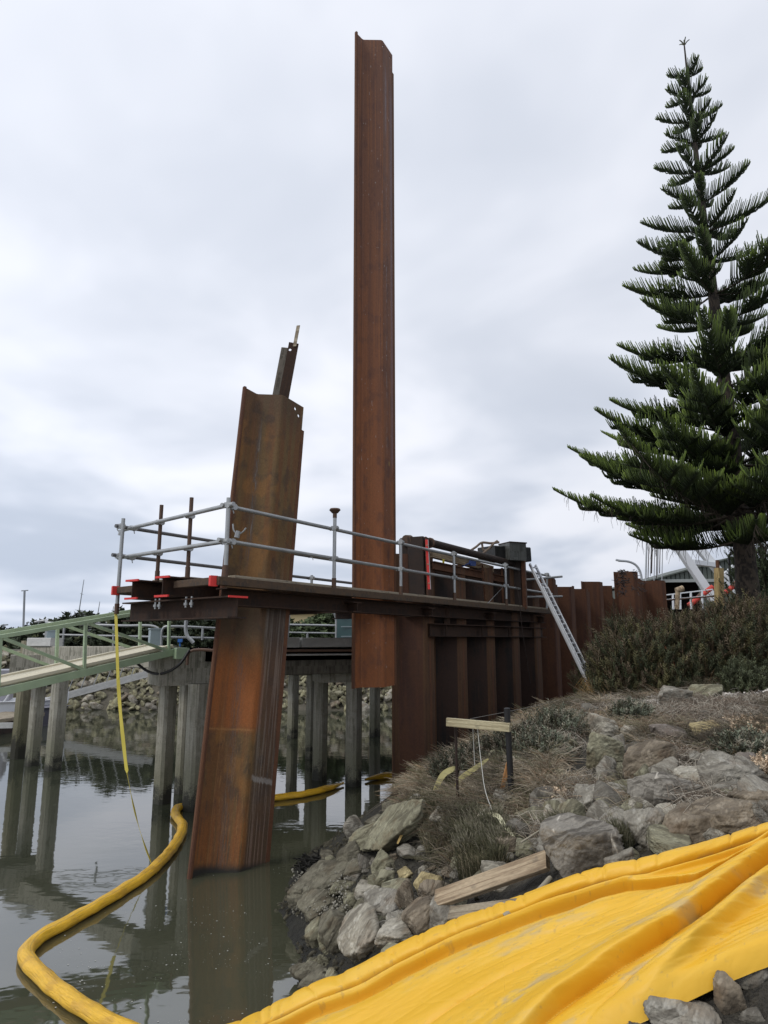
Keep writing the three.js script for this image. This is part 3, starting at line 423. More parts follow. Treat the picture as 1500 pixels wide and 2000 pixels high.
// ---------------------------------------------------------------- the piling frame: a steel platform on beams, with a walkway on each side of the pile line
const FP = (s, o, y) => V(-2.18 + 0.56 * s - 0.745 * o, y, -(8.9 + 0.8285 * s + 0.667 * o));
{
  const fr = thing('piling_frame', 'dark rusty steel piling frame carrying the scaffold guardrail around the piles', 'steel frame', FP(6, 1.3, 3.3));
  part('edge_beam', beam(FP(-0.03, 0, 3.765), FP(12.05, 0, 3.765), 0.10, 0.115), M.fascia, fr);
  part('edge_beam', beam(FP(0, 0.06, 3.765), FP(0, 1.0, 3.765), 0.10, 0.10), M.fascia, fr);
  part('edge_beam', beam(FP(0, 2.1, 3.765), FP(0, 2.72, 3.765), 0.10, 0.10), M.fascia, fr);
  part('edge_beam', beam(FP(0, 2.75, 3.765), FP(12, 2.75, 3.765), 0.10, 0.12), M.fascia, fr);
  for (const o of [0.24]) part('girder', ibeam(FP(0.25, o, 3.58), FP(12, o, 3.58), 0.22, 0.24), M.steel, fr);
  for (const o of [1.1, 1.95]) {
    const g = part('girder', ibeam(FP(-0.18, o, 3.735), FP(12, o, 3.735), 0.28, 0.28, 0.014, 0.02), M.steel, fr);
    for (const y of [3.868, 3.602]) part('painted_end', beam(FP(-0.20, o, y), FP(-0.172, o, y), 0.29, 0.03), M.red, g);
  }
  for (const o of [0.05, 2.7]) part('painted_end', blockAt(FP(-0.06, o - 0.02, 3.76), 0.11, 0.14, 0.05, 0.75), M.red, fr);
  { // the cross beam hung under the girders
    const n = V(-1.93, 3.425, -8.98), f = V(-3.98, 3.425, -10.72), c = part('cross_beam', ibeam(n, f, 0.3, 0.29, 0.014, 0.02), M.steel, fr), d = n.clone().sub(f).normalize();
    part('painted_end', beam(n.clone().addScaledVector(d, -0.003).add(V(0, 0.135, 0)), n.clone().addScaledVector(d, 0.016).add(V(0, 0.135, 0)), 0.31, 0.026), M.red, c);
    for (const k of [0.32, 0.37, 0.62, 0.66]) { const q = n.clone().lerp(f, k); part('bolt', join([tube(q.clone().add(V(-0.08, 0.02, 0.1)), q.clone().add(V(-0.08, 0.17, 0.1)), 0.016), tube(q.clone().add(V(-0.08, 0.05, 0.1)), q.clone().add(V(-0.08, 0.085, 0.1)), 0.032, 6)]), M.galv, c); }
  }
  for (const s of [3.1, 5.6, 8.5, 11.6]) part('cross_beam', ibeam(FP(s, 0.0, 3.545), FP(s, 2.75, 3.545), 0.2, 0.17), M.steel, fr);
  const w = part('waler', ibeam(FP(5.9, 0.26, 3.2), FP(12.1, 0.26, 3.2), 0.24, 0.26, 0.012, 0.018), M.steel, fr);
  for (const s of [6.4, 8.1, 9.6, 11.2]) part('stiffener', beam(FP(s, 0.15, 3.08), FP(s, 0.15, 3.32), 0.01, 0.1), M.steel, w);
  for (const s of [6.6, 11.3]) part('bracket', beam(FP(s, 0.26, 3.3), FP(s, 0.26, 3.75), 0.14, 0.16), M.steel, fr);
  for (let k = 0; k < 6; k++) { const o = 1.32 + k * 0.235; part('deck_board', beam(FP(0.3 + 0.05 * ((k * 7) % 3), o, 3.90), FP(12, o, 3.90), 0.225, 0.04), M.woodGrey, fr); }
  for (let k = 0; k < 1; k++) part('deck_board', beam(FP(0.3, 0.12, 3.845), FP(12, 0.12, 3.845), 0.2, 0.04), M.woodGrey, fr);
}
{ // scaffold tubes and couplers
  const gr = thing('scaffold_guardrail', 'galvanised scaffold tube guardrail around the steel platform', 'guardrail', FP(6, 1.3, 3.85));
  const post = (s, o, y0, y1, m = M.galv) => { const p = part('post', tube(FP(s, o, y0), FP(s, o, y1), 0.03, 12), m, gr); part('foot_sleeve', tube(FP(s, o, y0), FP(s, o, y0 + 0.16), 0.037, 12), M.galvDark, p); return p; };
  const clamp_ = (q, dir = V(0.56, 0, -0.8285)) => { const side = V(-dir.z, 0, dir.x); part('coupler', join([tube(q.clone().add(V(0, -0.035, 0)), q.clone().add(V(0, 0.035, 0)), 0.043, 10), tube(q.clone().addScaledVector(dir, -0.035).addScaledVector(side, 0.05), q.clone().addScaledVector(dir, 0.035).addScaledVector(side, 0.05), 0.043, 10), beam(q.clone().addScaledVector(side, -0.07).add(V(0, -0.02, 0)), q.clone().addScaledVector(side, 0.09).add(V(0, 0.02, 0)), 0.03, 0.03), tube(q.clone().addScaledVector(side, 0.03).add(V(0, 0, 0)), q.clone().addScaledVector(side, 0.03).add(V(0.02, -0.09, 0)), 0.008, 6)]), M.galv, gr); };
  post(0.12, 0.0, 3.82, 4.9); post(0.0, 2.7, 3.4, 4.92);
  post(0.22, 1.9, 3.88, 5.07, M.galvDark); post(0.22, 1.06, 3.88, 5.07, M.galvDark);
  for (const s of [4.45, 6.55, 9.2]) post(s, 0.0, 3.82, 4.86);
  const p = post(2.45, 0.0, 3.82, 4.98); part('base_jack', join([tube(FP(2.45, 0, 4.97), FP(2.45, 0, 5.05), 0.035, 10), tube(FP(2.45, 0, 5.05), FP(2.45, 0, 5.10), 0.05, 12, 0.095), tube(FP(2.45, 0, 5.10), FP(2.45, 0, 5.125), 0.095, 12, 0.08)]), M.galvDark, p);
  for (const s of [4.75, 8.6]) post(s, 2.75, 3.84, 4.38);
  const rail = (a, b, m = M.galv) => part('rail', tube(a, b, 0.03, 12), m, gr);
  rail(FP(0.05, 0.07, 4.80), FP(12.4, 0.07, 4.78)); rail(FP(0.02, 0.07, 4.32), FP(12.5, 0.07, 4.28));
  rail(FP(0.12, -0.12, 4.80), FP(0.15, 2.95, 4.78)); rail(FP(0.10, -0.06, 4.30), FP(0.13, 3.02, 4.32));
  rail(FP(-0.08, 2.8, 4.80), FP(12.2, 2.8, 4.78), M.tubeGrey); rail(FP(-0.1, 2.8, 4.33), FP(12.2, 2.8, 4.3), M.tubeGrey);
  rail(P(1022, 1133, 18.2), P(1098, 1126, 18.4)); rail(P(1028, 1166, 18.2), P(1098, 1165, 18.4)); rail(P(1068, 1122, 18.5), P(1068, 1188, 18.5));
  for (const s of [0.12, 2.45, 4.45, 6.55, 9.2, 12.0]) for (const y of [4.80, 4.3]) clamp_(FP(s, 0.03, y));
  for (const o of [2.72, 1.9, 1.06, 0.02]) for (const y of [4.79, 4.31]) clamp_(FP(0.18, o, y), V(-0.745, 0, -0.667));
  for (const s of [0, 4.75]) for (const y of [4.8, 4.32]) clamp_(FP(s, 2.78, y));
  for (const q of [FP(0.12, 3.0, 4.74), FP(0.28, -0.02, 4.42)]) part('coupler', join([pipe([q.clone().add(V(-0.06, 0.14, 0)), q.clone().add(V(-0.04, 0.04, 0)), q.clone().add(V(0.02, 0, 0)), q.clone().add(V(0.09, 0.03, 0.02)), q.clone().add(V(0.13, 0.08, 0.03))], 0.012, 14, 6), tube(q.clone().add(V(0, -0.05, 0)), q.clone().add(V(0.02, 0.04, 0)), 0.035)]), M.galv, gr);
}
{ // gear standing on the frame
  const H = thing('guide_column', 'dark steel column with a rusty edge rising through the platform', 'steel column', FP(5.3, 0.7, 3.85));
  const c0 = P(818, 1172, 13.95), c1 = P(814, 1050, 13.95); part('web', beam(c0, c1, 0.34, 0.3, V(0.3, 0, -1)), M.iron, H); part('flange', beam(P(838, 1172, 13.9), P(834, 1050, 13.9), 0.03, 0.3, V(0.3, 0, -1)), M.tallDull, H); part('side_plate', beam(P(795, 1090, 14.1), P(795, 1052, 14.1), 0.26, 0.2, V(0.3, 0, -1)), M.iron, H);
  const l0 = P(838, 1151, 13.6), l1 = P(833, 1054, 13.6), lv = thing('spirit_level', 'long red spirit level strapped upright to the dark column', 'spirit level', l0.clone()); part('body', beam(l0, l1, 0.05, 0.03, V(0, 0, -1)), M.red, lv); part('edge', beam(P(841, 1151, 13.6), P(836, 1054, 13.6), 0.014, 0.034, V(0, 0, -1)), M.galv, lv); for (const k of [0.12, 0.5, 0.88]) part('vial', beam(l0.clone().lerp(l1, k - 0.012).add(V(0, 0, 0.02)), l0.clone().lerp(l1, k + 0.012).add(V(0, 0, 0.02)), 0.025, 0.012, V(0, 0, -1)), M.woodPale, lv);
  solo('pulley_block', join([tube(P(793, 1056, 13.9), P(800, 1056, 14.0), 0.12, 16), blockAt(P(797, 1062, 13.95), 0.2, 0.06, 0.16)]), M.galvDark, 'round rusty pulley block beside the dark column', 'pulley');
  const tb = thing('guide_beam', 'dark round tube beam sloping across the top of the piling frame', 'beam', P(920, 1085, 15.8)); part('tube', tube(P(839, 1060, 14.0), P(1005, 1102, 17.6), 0.085, 14), M.iron, tb); part('end_ring', tube(P(839, 1060, 14.0), P(841, 1060.5, 14.04), 0.11, 14), M.galvDark, tb);
  const wb = thing('timber_beam', 'brown timber beam lying under the dark tube beam', 'timber', P(900, 1095, 15)); part('beam', beam(P(840, 1081, 14.2), P(960, 1112, 17), 0.12, 0.16), M.wood, wb);
  const rw = thing('steel_waler', 'rusty steel channel bolted along the tops of the dark sheet piles', 'channel', P(915, 1120, 15.5)); part('channel', ibeam(P(844, 1104, 14.1), P(984, 1132, 17.3), 0.12, 0.17), M.wallEdge, rw);
  const bx = thing('pile_clamp_box', 'grey-black steel power box on top of the column at the end of the frame', 'machine', P(1000, 1095, 17.6));
  part('body', beam(P(950, 1082, 17.2), P(1020, 1085, 18.0), 0.62, 0.38), std({ color: rgb(0.055, 0.06, 0.065), map: rep(T.concrete, 0.8), roughness: 0.45 }), bx); part('front_block', blockAt(P(1001, 1079, 17.3), 0.5, 0.46, 0.5, 0.4), std({ color: rgb(0.3, 0.33, 0.36), map: rep(T.concrete, 0.8), roughness: 0.4 }), bx); part('lid', blockAt(P(1001, 1062, 17.3), 0.53, 0.03, 0.53, 0.4), M.iron, bx);
  const cc = thing('end_column', 'dark steel column under the grey-black box', 'steel column', P(1005, 1185, 17.5)); part('web', beam(P(1008, 1190, 17.6), P(1004, 1094, 17.6), 0.36, 0.34, V(0.3, 0, -1)), M.iron, cc); part('flange', beam(P(1026, 1190, 17.5), P(1022, 1094, 17.5), 0.1, 0.3, V(0.3, 0, -1)), M.wallEdge, cc); part('flange', beam(P(984, 1190, 17.4), P(981, 1110, 17.4), 0.05, 0.25, V(0.3, 0, -1)), M.wallEdge, cc);
  const ropeMat = std({ color: rgb(0.16, 0.12, 0.09) });
  solo('lifting_sling', join([pipe([P(915, 1078, 16.2), P(930, 1068, 16.4), P(941, 1060, 16.5), P(960, 1061, 16.6), P(975, 1059, 16.6)], 0.03, 30, 6), pipe([P(941, 1060, 16.5), P(945, 1075, 16.5), P(955, 1072, 16.5), P(966, 1060, 16.6), P(972, 1056, 16.6)], 0.028, 30, 6), pipe([P(940, 1083, 16.4), P(952, 1074, 16.5), P(962, 1064, 16.5)], 0.03, 20, 6)]), ropeMat, 'brown rope sling heaped over the end of the tube beam', 'sling');
  const ch = thing('lifting_chain', 'rusty chain hanging down from the blue lever hoist', 'chain', P(946, 1180, 15.9)), links = []; const ca = P(942, 1104, 15.9), cb = P(948, 1182, 15.9);
  for (let k = 0; k < 24; k++) { const q = ca.clone().lerp(cb, k / 24), t = new THREE.TorusGeometry(0.026, 0.008, 6, 10); t.scale(0.8, 1.35, 1); t.rotateY(k % 2 ? 0.3 : 1.87); t.translate(q.x, q.y, q.z); links.push(t); } for (const t of links) part('link', plain(t), M.wallEdge, ch);
  const ho = thing('lever_hoist', 'blue lever hoist hooked under the timber beam', 'hoist', P(922, 1100, 15.6)), blue = std({ color: rgb(0.03, 0.06, 0.2), roughness: 0.5 }); part('body', blockAt(P(923, 1099, 15.6), 0.13, 0.15, 0.1, 0.3), blue, ho); part('lever', tube(P(920, 1099, 15.6), P(900, 1107, 15.5), 0.02, 8), blue, ho); part('hook', pipe([P(926, 1102, 15.6), P(934, 1104, 15.7), P(941, 1103, 15.8), P(943, 1106, 15.9)], 0.014, 16, 6), M.wallEdge, ho);
  solo('tag', blockAt(P(866, 1096, 14.5), 0.045, 0.08, 0.01), std({ color: rgb(0.75, 0.65, 0.08) }), 'small yellow tag hanging from the timber beam', 'tag');
  solo('cable', pipe([P(1009, 1146, 17.0), P(1014, 1170, 16.9), P(1018, 1215, 16.8), P(1026, 1270, 16.8), P(1036, 1335, 16.9)], 0.009, 30, 5), M.iron, 'thin dark cable dangling from the guardrail down the sheet pile wall', 'cable');
  solo('tie_wire', pipe([P(983, 1146, 17.0), P(965, 1165, 16.2), P(952, 1179, 15.6)], 0.008, 14, 5), M.galv, 'thin wire slanting from the lower guardrail to the platform edge', 'wire');
}
{ // aluminium extension ladder
  const f = P(1160, 1348, 15.5), t = P(1040, 1103, 17.55), ld = thing('ladder', 'aluminium extension ladder leaning on the end of the platform', 'ladder', f.clone()); const d = t.clone().sub(f), L = d.length(), side = V(0.56, 0, -0.83).multiplyScalar(0.19);
  const alu = std({ color: rgb(0.60, 0.62, 0.65), bumpMap: rep(grainBump, 3), bumpScale: 0.001, roughness: 0.42, metalness: 0.25 });
  for (const s of [-1, 1]) { part('stile', beam(f.clone().addScaledVector(side, s), t.clone().addScaledVector(side, s), 0.032, 0.075), alu, ld); part('stile', beam(f.clone().addScaledVector(d, 0.1).addScaledVector(side, s * 0.86).add(V(0, 0.05, 0.05)), f.clone().addScaledVector(d, 0.78).addScaledVector(side, s * 0.86).add(V(0, 0.05, 0.05)), 0.026, 0.07), alu, ld); }
  const up = d.clone().normalize(); for (let k = 1; k < L / 0.28; k++) { const q = f.clone().addScaledVector(up, k * 0.28); part('rung', tube(q.clone().sub(side), q.clone().add(side), 0.017, 8), alu, ld); if (k > 1 && k * 0.28 < L * 0.77) { const e = q.clone().addScaledVector(up, 0.08).add(V(0, 0.05, 0.05)); part('rung', tube(e.clone().addScaledVector(side, -0.86), e.clone().addScaledVector(side, 0.86), 0.017, 8), alu, ld); } }
  for (const s of [-1, 1]) part('foot', blockAt(f.clone().addScaledVector(side, s).add(V(0, -0.02, 0)), 0.06, 0.06, 0.1, 0.5), M.black, ld);
}
{ // yellow strap from the frame corner down to the boom
  const pts = [P(226, 1186, 10.75), P(228, 1250, 10.6), P(232, 1350, 10.45), P(240, 1440, 10.2), P(250, 1520, 10.0), P(272, 1618, 9.8), P(300, 1696, 9.65), W0(306, 1706)], c = new THREE.CatmullRomCurve3(pts), pos = [], idx = [], N = 90;
  for (let i = 0; i <= N; i++) { const t = i / N, q = c.getPoint(t), a = t < 0.25 ? 0.25 : t < 0.55 ? 0.05 + 0.2 * Math.sin(t * 40) : 1.35 + 0.2 * Math.sin(t * 50), w = 0.026; for (const s of [-1, 1]) for (const k of [0.002, -0.002]) pos.push(q.x + s * w * Math.cos(a) + k * Math.sin(a), q.y, q.z + s * w * Math.sin(a) - k * Math.cos(a)); if (i < N) { const b = i * 4; for (const [x, y] of [[0, 2], [2, 3], [3, 1], [1, 0]]) idx.push(b + x, b + y, b + 4 + y, b + x, b + 4 + y, b + 4 + x); } }
  const g = new THREE.BufferGeometry(); g.setAttribute('position', new THREE.Float32BufferAttribute(pos, 3)); g.setIndex(idx); const u = g.toNonIndexed(); u.computeVertexNormals();
  solo('strap', u, std({ color: rgb(0.5, 0.42, 0.06), roughness: 0.7 }), 'yellow webbing strap hanging from the frame corner to the floating boom', 'strap');
}

// ---------------------------------------------------------------- green gangway
{
  const hg = P(338, 1274, 12.75), lo = P(-60, 1366, 10.1), g = thing('gangway', 'green steel truss gangway with a pale deck sloping down from the wharf', 'gangway', hg.clone());
  const d = lo.clone().sub(hg), side = V(-d.z, 0, d.x).normalize().multiplyScalar(0.95); if (side.z > 0) side.negate();
  const at = (k, s, y) => hg.clone().addScaledVector(d, k).addScaledVector(side, s).add(V(0, y, 0)), bar = (n, a, b, w = 0.07, h = 0.07) => part(n, beam(a, b, w, h), M.green, g);
  const kOf = (px) => { let best = 0, e = 1e9; for (let k = -0.05; k < 1.05; k += 0.002) { const q = at(k, 0, 0), z = -q.z, x = 750 + F * q.x / (z * Math.cos(PITCH) + (q.y - EYE) * Math.sin(PITCH)); if (Math.abs(x - px) < e) { e = Math.abs(x - px); best = k; } } return best; };
  for (const s of [0, 1]) { bar('chord', at(-0.03, s, 0), at(1, s, 0), 0.05, 0.12); bar('top_rail', at(0.06, s, 0.83), at(1, s, 0.83), 0.055, 0.062); }
  part('deck', beam(at(-0.01, 0.5, 0.09), at(1, 0.5, 0.09), 0.86, 0.04), M.cream, g); part('deck_edge', beam(at(0.0, 0.06, 0.115), at(1, 0.06, 0.115), 0.10, 0.05), M.cream, g); part('deck_edge', beam(at(0.0, 0.94, 0.115), at(1, 0.94, 0.115), 0.10, 0.05), M.cream, g);
  for (const [px, lean] of [[329, -0.012], [164, -0.012], [-5, -0.012]]) { const k = kOf(px); for (const s of [0, 1]) bar('upright', at(k, s, 0.05), at(k - lean, s, 0.83), 0.045, 0.05); }
  const kk = [kOf(329), kOf(166), kOf(-5)]; for (const s of [0, 1]) for (const i of [0, 1]) bar('brace', at(kk[i], s, 0.04), at(kk[i + 1], s, 0.8), 0.04, 0.05);
  part('hinge', blockAt(hg.clone().add(V(0.12, -0.02, -0.05)), 0.24, 0.2, 0.3, 0.6), M.green, g);
}
// ---------------------------------------------------------------- marina corner: far white gangway, pontoon, boats
{
  const a = P(40, 1384, 26), b = P(292, 1316, 27.5), g = thing('gangway', 'thin white gangway low over the water in front of the far rocks', 'gangway', a.clone()); part('girder', beam(a, b, 0.06, 0.22), M.whitewash, g); part('girder', beam(a.clone().add(V(0, 0.1, -1)), b.clone().add(V(0, 0.1, -1)), 0.06, 0.2), M.whitewash, g); part('rail', tube(a.clone().add(V(0, 1.0, 0)), b.clone().add(V(0, 1.0, 0)), 0.03), M.galv, g);
  for (let k = 0.04; k < 0.98; k += 0.1) part('brace', tube(a.clone().lerp(b, k), a.clone().lerp(b, k + 0.07).add(V(0, 1.0, 0)), 0.018, 6), M.galv, g);
  const pc = W0(14, 1432), po = thing('pontoon', 'low floating pontoon with white fenders at the edge of the marina', 'pontoon', V(pc.x, 0, pc.z)); part('deck', beam(W0(-80, 1440).setY(0.42), W0(46, 1418).setY(0.42), 1.6, 0.12), M.woodGrey, po); part('float', beam(W0(-80, 1440).setY(0.16), W0(44, 1419).setY(0.16), 1.5, 0.36), M.iron, po); for (const px of [8, 18, 28]) part('fender', blockAt(W0(px, 1436).add(V(0, 0.36, 0.5)), 0.34, 0.16, 0.1, 0.2), M.whitewash, po);
  const hull = (c, L, Wd, H, ry, m) => { const s = new THREE.Shape(); s.moveTo(-L / 2, -Wd / 2); s.lineTo(L * 0.2, -Wd / 2); s.quadraticCurveTo(L * 0.45, -Wd * 0.35, L / 2, 0); s.quadraticCurveTo(L * 0.45, Wd * 0.35, L * 0.2, Wd / 2); s.lineTo(-L / 2, Wd / 2); s.closePath(); const e = new THREE.ExtrudeGeometry(s, { depth: H, bevelEnabled: true, bevelSize: -0.12, bevelThickness: 0.1, bevelSegments: 2 }); e.rotateX(-Math.PI / 2); e.rotateY(ry); e.translate(c.x, c.y, c.z); return plain(e); };
  const white = std({ color: rgb(0.62, 0.64, 0.66), roughness: 0.4 }), grey = std({ color: rgb(0.3, 0.3, 0.33), roughness: 0.5 }), glass = std({ color: rgb(0.02, 0.022, 0.025), roughness: 0.1 });
  const bc = W0(-22, 1412), bt = thing('motor_boat', 'white motor boat with a grey cabin moored by the pontoon', 'boat', V(bc.x, 0, bc.z)); part('hull', hull(bc.clone().setY(0.1), 5.2, 1.9, 0.6, 0.4), white, bt); part('cabin', blockAt(V(bc.x - 0.4, 1.35, bc.z), 2.0, 1.1, 1.5, 0.4), grey, bt); for (const k of [-0.6, 0.15]) part('window', blockAt(V(bc.x - 0.4 + k, 1.5, bc.z + 0.82 - k * 0.42), 0.55, 0.45, 0.05, 0.4), glass, bt); part('rail', pipe([V(bc.x + 0.8, 0.8, bc.z + 0.6), V(bc.x + 1.1, 1.3, bc.z + 0.4), V(bc.x + 1.5, 0.8, bc.z + 0.2)], 0.03, 16, 6), white, bt);
  const oc = W0(70, 1412), ob = thing('motor_boat', 'small dark boat with white outboard motors behind the concrete piles', 'boat', V(oc.x, 0, oc.z)); part('hull', hull(oc.clone().setY(0.02), 2.2, 1.3, 0.5, 2.6), std({ color: rgb(0.1, 0.1, 0.13), roughness: 0.4 }), ob); for (const k of [0, 0.55]) { const q = W0(116, 1412).add(V(0.2 + k * 0.4, 0, 0.3 + k)); const mo = part('outboard_motor', join([blockAt(V(q.x, 0.95, q.z), 0.34, 0.36, 0.5, 0.5), blockAt(V(q.x, 1.16, q.z), 0.26, 0.1, 0.4, 0.5)]), white, ob); part('shaft', blockAt(V(q.x, 0.45, q.z), 0.14, 0.7, 0.22, 0.5), grey, mo); } part('cowl', blockAt(V(oc.x - 0.3, 0.75, oc.z - 0.3), 0.6, 0.35, 0.6, 0.5), std({ color: rgb(0.35, 0.08, 0.08) }), ob);
}

// ---------------------------------------------------------------- floating boom and the boom cover heaped over the rocks
const DIRT = tex(1024, 512, (u, v) => {                          // u along, v across from the upper edge; grey silt smears on yellow vinyl
  const w = fbm(u * 9, v * 3, 2, 4) - 0.5, s1 = fbm(u * 50, v * 40, 3, 4), s2 = fbm(u * 7 + w, v * 9, 5, 5), s3 = fbm(u * 130, v * 70, 8, 3);
  let c = [0.76, 0.435, 0.026];
  c = lerp3(c, [0.78, 0.52, 0.08], step(0.45, 0.75, s2) * 0.5);
  const line = Math.exp(-(((v - 0.135 - 0.012 * w) / 0.008) ** 2)) * step(0.25, 0.55, s1) * (u < 0.97 ? 1 : 0);
  c = lerp3(c, [0.30, 0.21, 0.12], line * 0.85);
  c = lerp3(c, [0.48, 0.37, 0.20], step(0.56, 0.72, s2) * step(0.3, 0.65, s1) * step(0.2, 0.3, v) * 0.7);
  c = lerp3(c, [0.33, 0.24, 0.1], step(0.7, 0.8, s3) * step(0.4, 0.6, s2) * 0.35);
  return c;
});
M.vinyl = std({ map: DIRT, bumpMap: rep(T.cloth, 2, 1), bumpScale: 0.008, roughness: 0.5 });
M.boom = std({ map: tex(512, 256, (u, v) => { const s = fbm(u * 20, v * 6, 2, 4), f = fbm(u * 90, v * 30, 5, 3); let c = lerp3([0.77, 0.45, 0.025], [0.62, 0.35, 0.03], step(0.5, 0.75, s)); c = lerp3(c, [0.25, 0.16, 0.05], (1 - step(0.0, 0.10, Math.abs(v - 0.93))) * 0.7 + (1 - step(0, 0.02, Math.abs(v - 0.56 - 0.02 * s))) * 0.5); return mul3(c, 0.9 + 0.2 * f); }), bumpMap: rep(T.cloth, 3, 2), bumpScale: 0.012, roughness: 0.36 });
function boomGeo(pts, r, taper0, taper1, seed) {
  const c = new THREE.CatmullRomCurve3(pts, false, 'centripetal'), L = c.getLength(), N = Math.ceil(L / 0.045), K = 22, pos = [], uv = [], idx = [];
  for (let i = 0; i <= N; i++) {
    const t = i / N, q = c.getPointAt(t), d = c.getTangentAt(t), sx = V(-d.z, 0, d.x).normalize(); const end = Math.min(taper0 ? step(-0.02, 0.6, t * L) : 1, taper1 ? step(-0.02, 0.7, (1 - t) * L) : 1), s = t * L;
    for (let k = 0; k <= K; k++) { const a = k / K * 2 * Math.PI - Math.PI, wr = (fbm(s * 2.2 + seed, k % K * 0.55, 3, 4) - 0.5) * 0.30 + 0.10 * Math.pow(Math.abs(Math.sin(s * 7 + 2 * fbm(s, a, 4, 3) + Math.sin(a) * 1.2)), 6), rr = r * (1 + wr) * (0.35 + 0.65 * end), x = Math.sin(a) * rr * 1.08, y = Math.cos(a) * rr * (Math.cos(a) > 0 ? 0.92 : 0.7) + 0.045; pos.push(q.x + sx.x * x, q.y + y, q.z + sx.z * x); uv.push(s / 3, k / K); }
  }
  for (let i = 0; i < N; i++) for (let k = 0; k < K; k++) { const a = i * (K + 1) + k, b = a + K + 1; idx.push(a, b, b + 1, a, b + 1, a + 1); }
  const g = new THREE.BufferGeometry(); g.setAttribute('position', new THREE.Float32BufferAttribute(pos, 3)); g.setAttribute('uv', new THREE.Float32BufferAttribute(uv, 2)); g.setIndex(idx); g.computeVertexNormals(); return g;
}
const wpx = (list) => list.map(([x, y]) => W0(x, y));
solo('floating_boom', boomGeo(wpx([[560, 2075], [420, 2075], [300, 2048], [215, 2012], [130, 1958], [72, 1908], [50, 1876], [68, 1848], [140, 1806], [235, 1750], [300, 1704], [345, 1650], [356, 1618], [342, 1594], [352, 1582], [400, 1576], [460, 1577]]), 0.07, false, false, 1), M.boom, 'long yellow floating boom winding over the water beside the leaning pile', 'boom');
solo('floating_boom', boomGeo(wpx([[470, 1577], [528, 1565], [590, 1557], [640, 1545], [670, 1534]]), 0.072, false, true, 5), M.boom, 'short stretch of yellow boom ending at the slender concrete piles', 'boom');
solo('floating_boom', boomGeo(wpx([[714, 1527], [740, 1522], [775, 1518], [800, 1514]]), 0.085, true, false, 9), M.boom, 'pointed end of yellow boom just beside the sheet pile wall', 'boom');
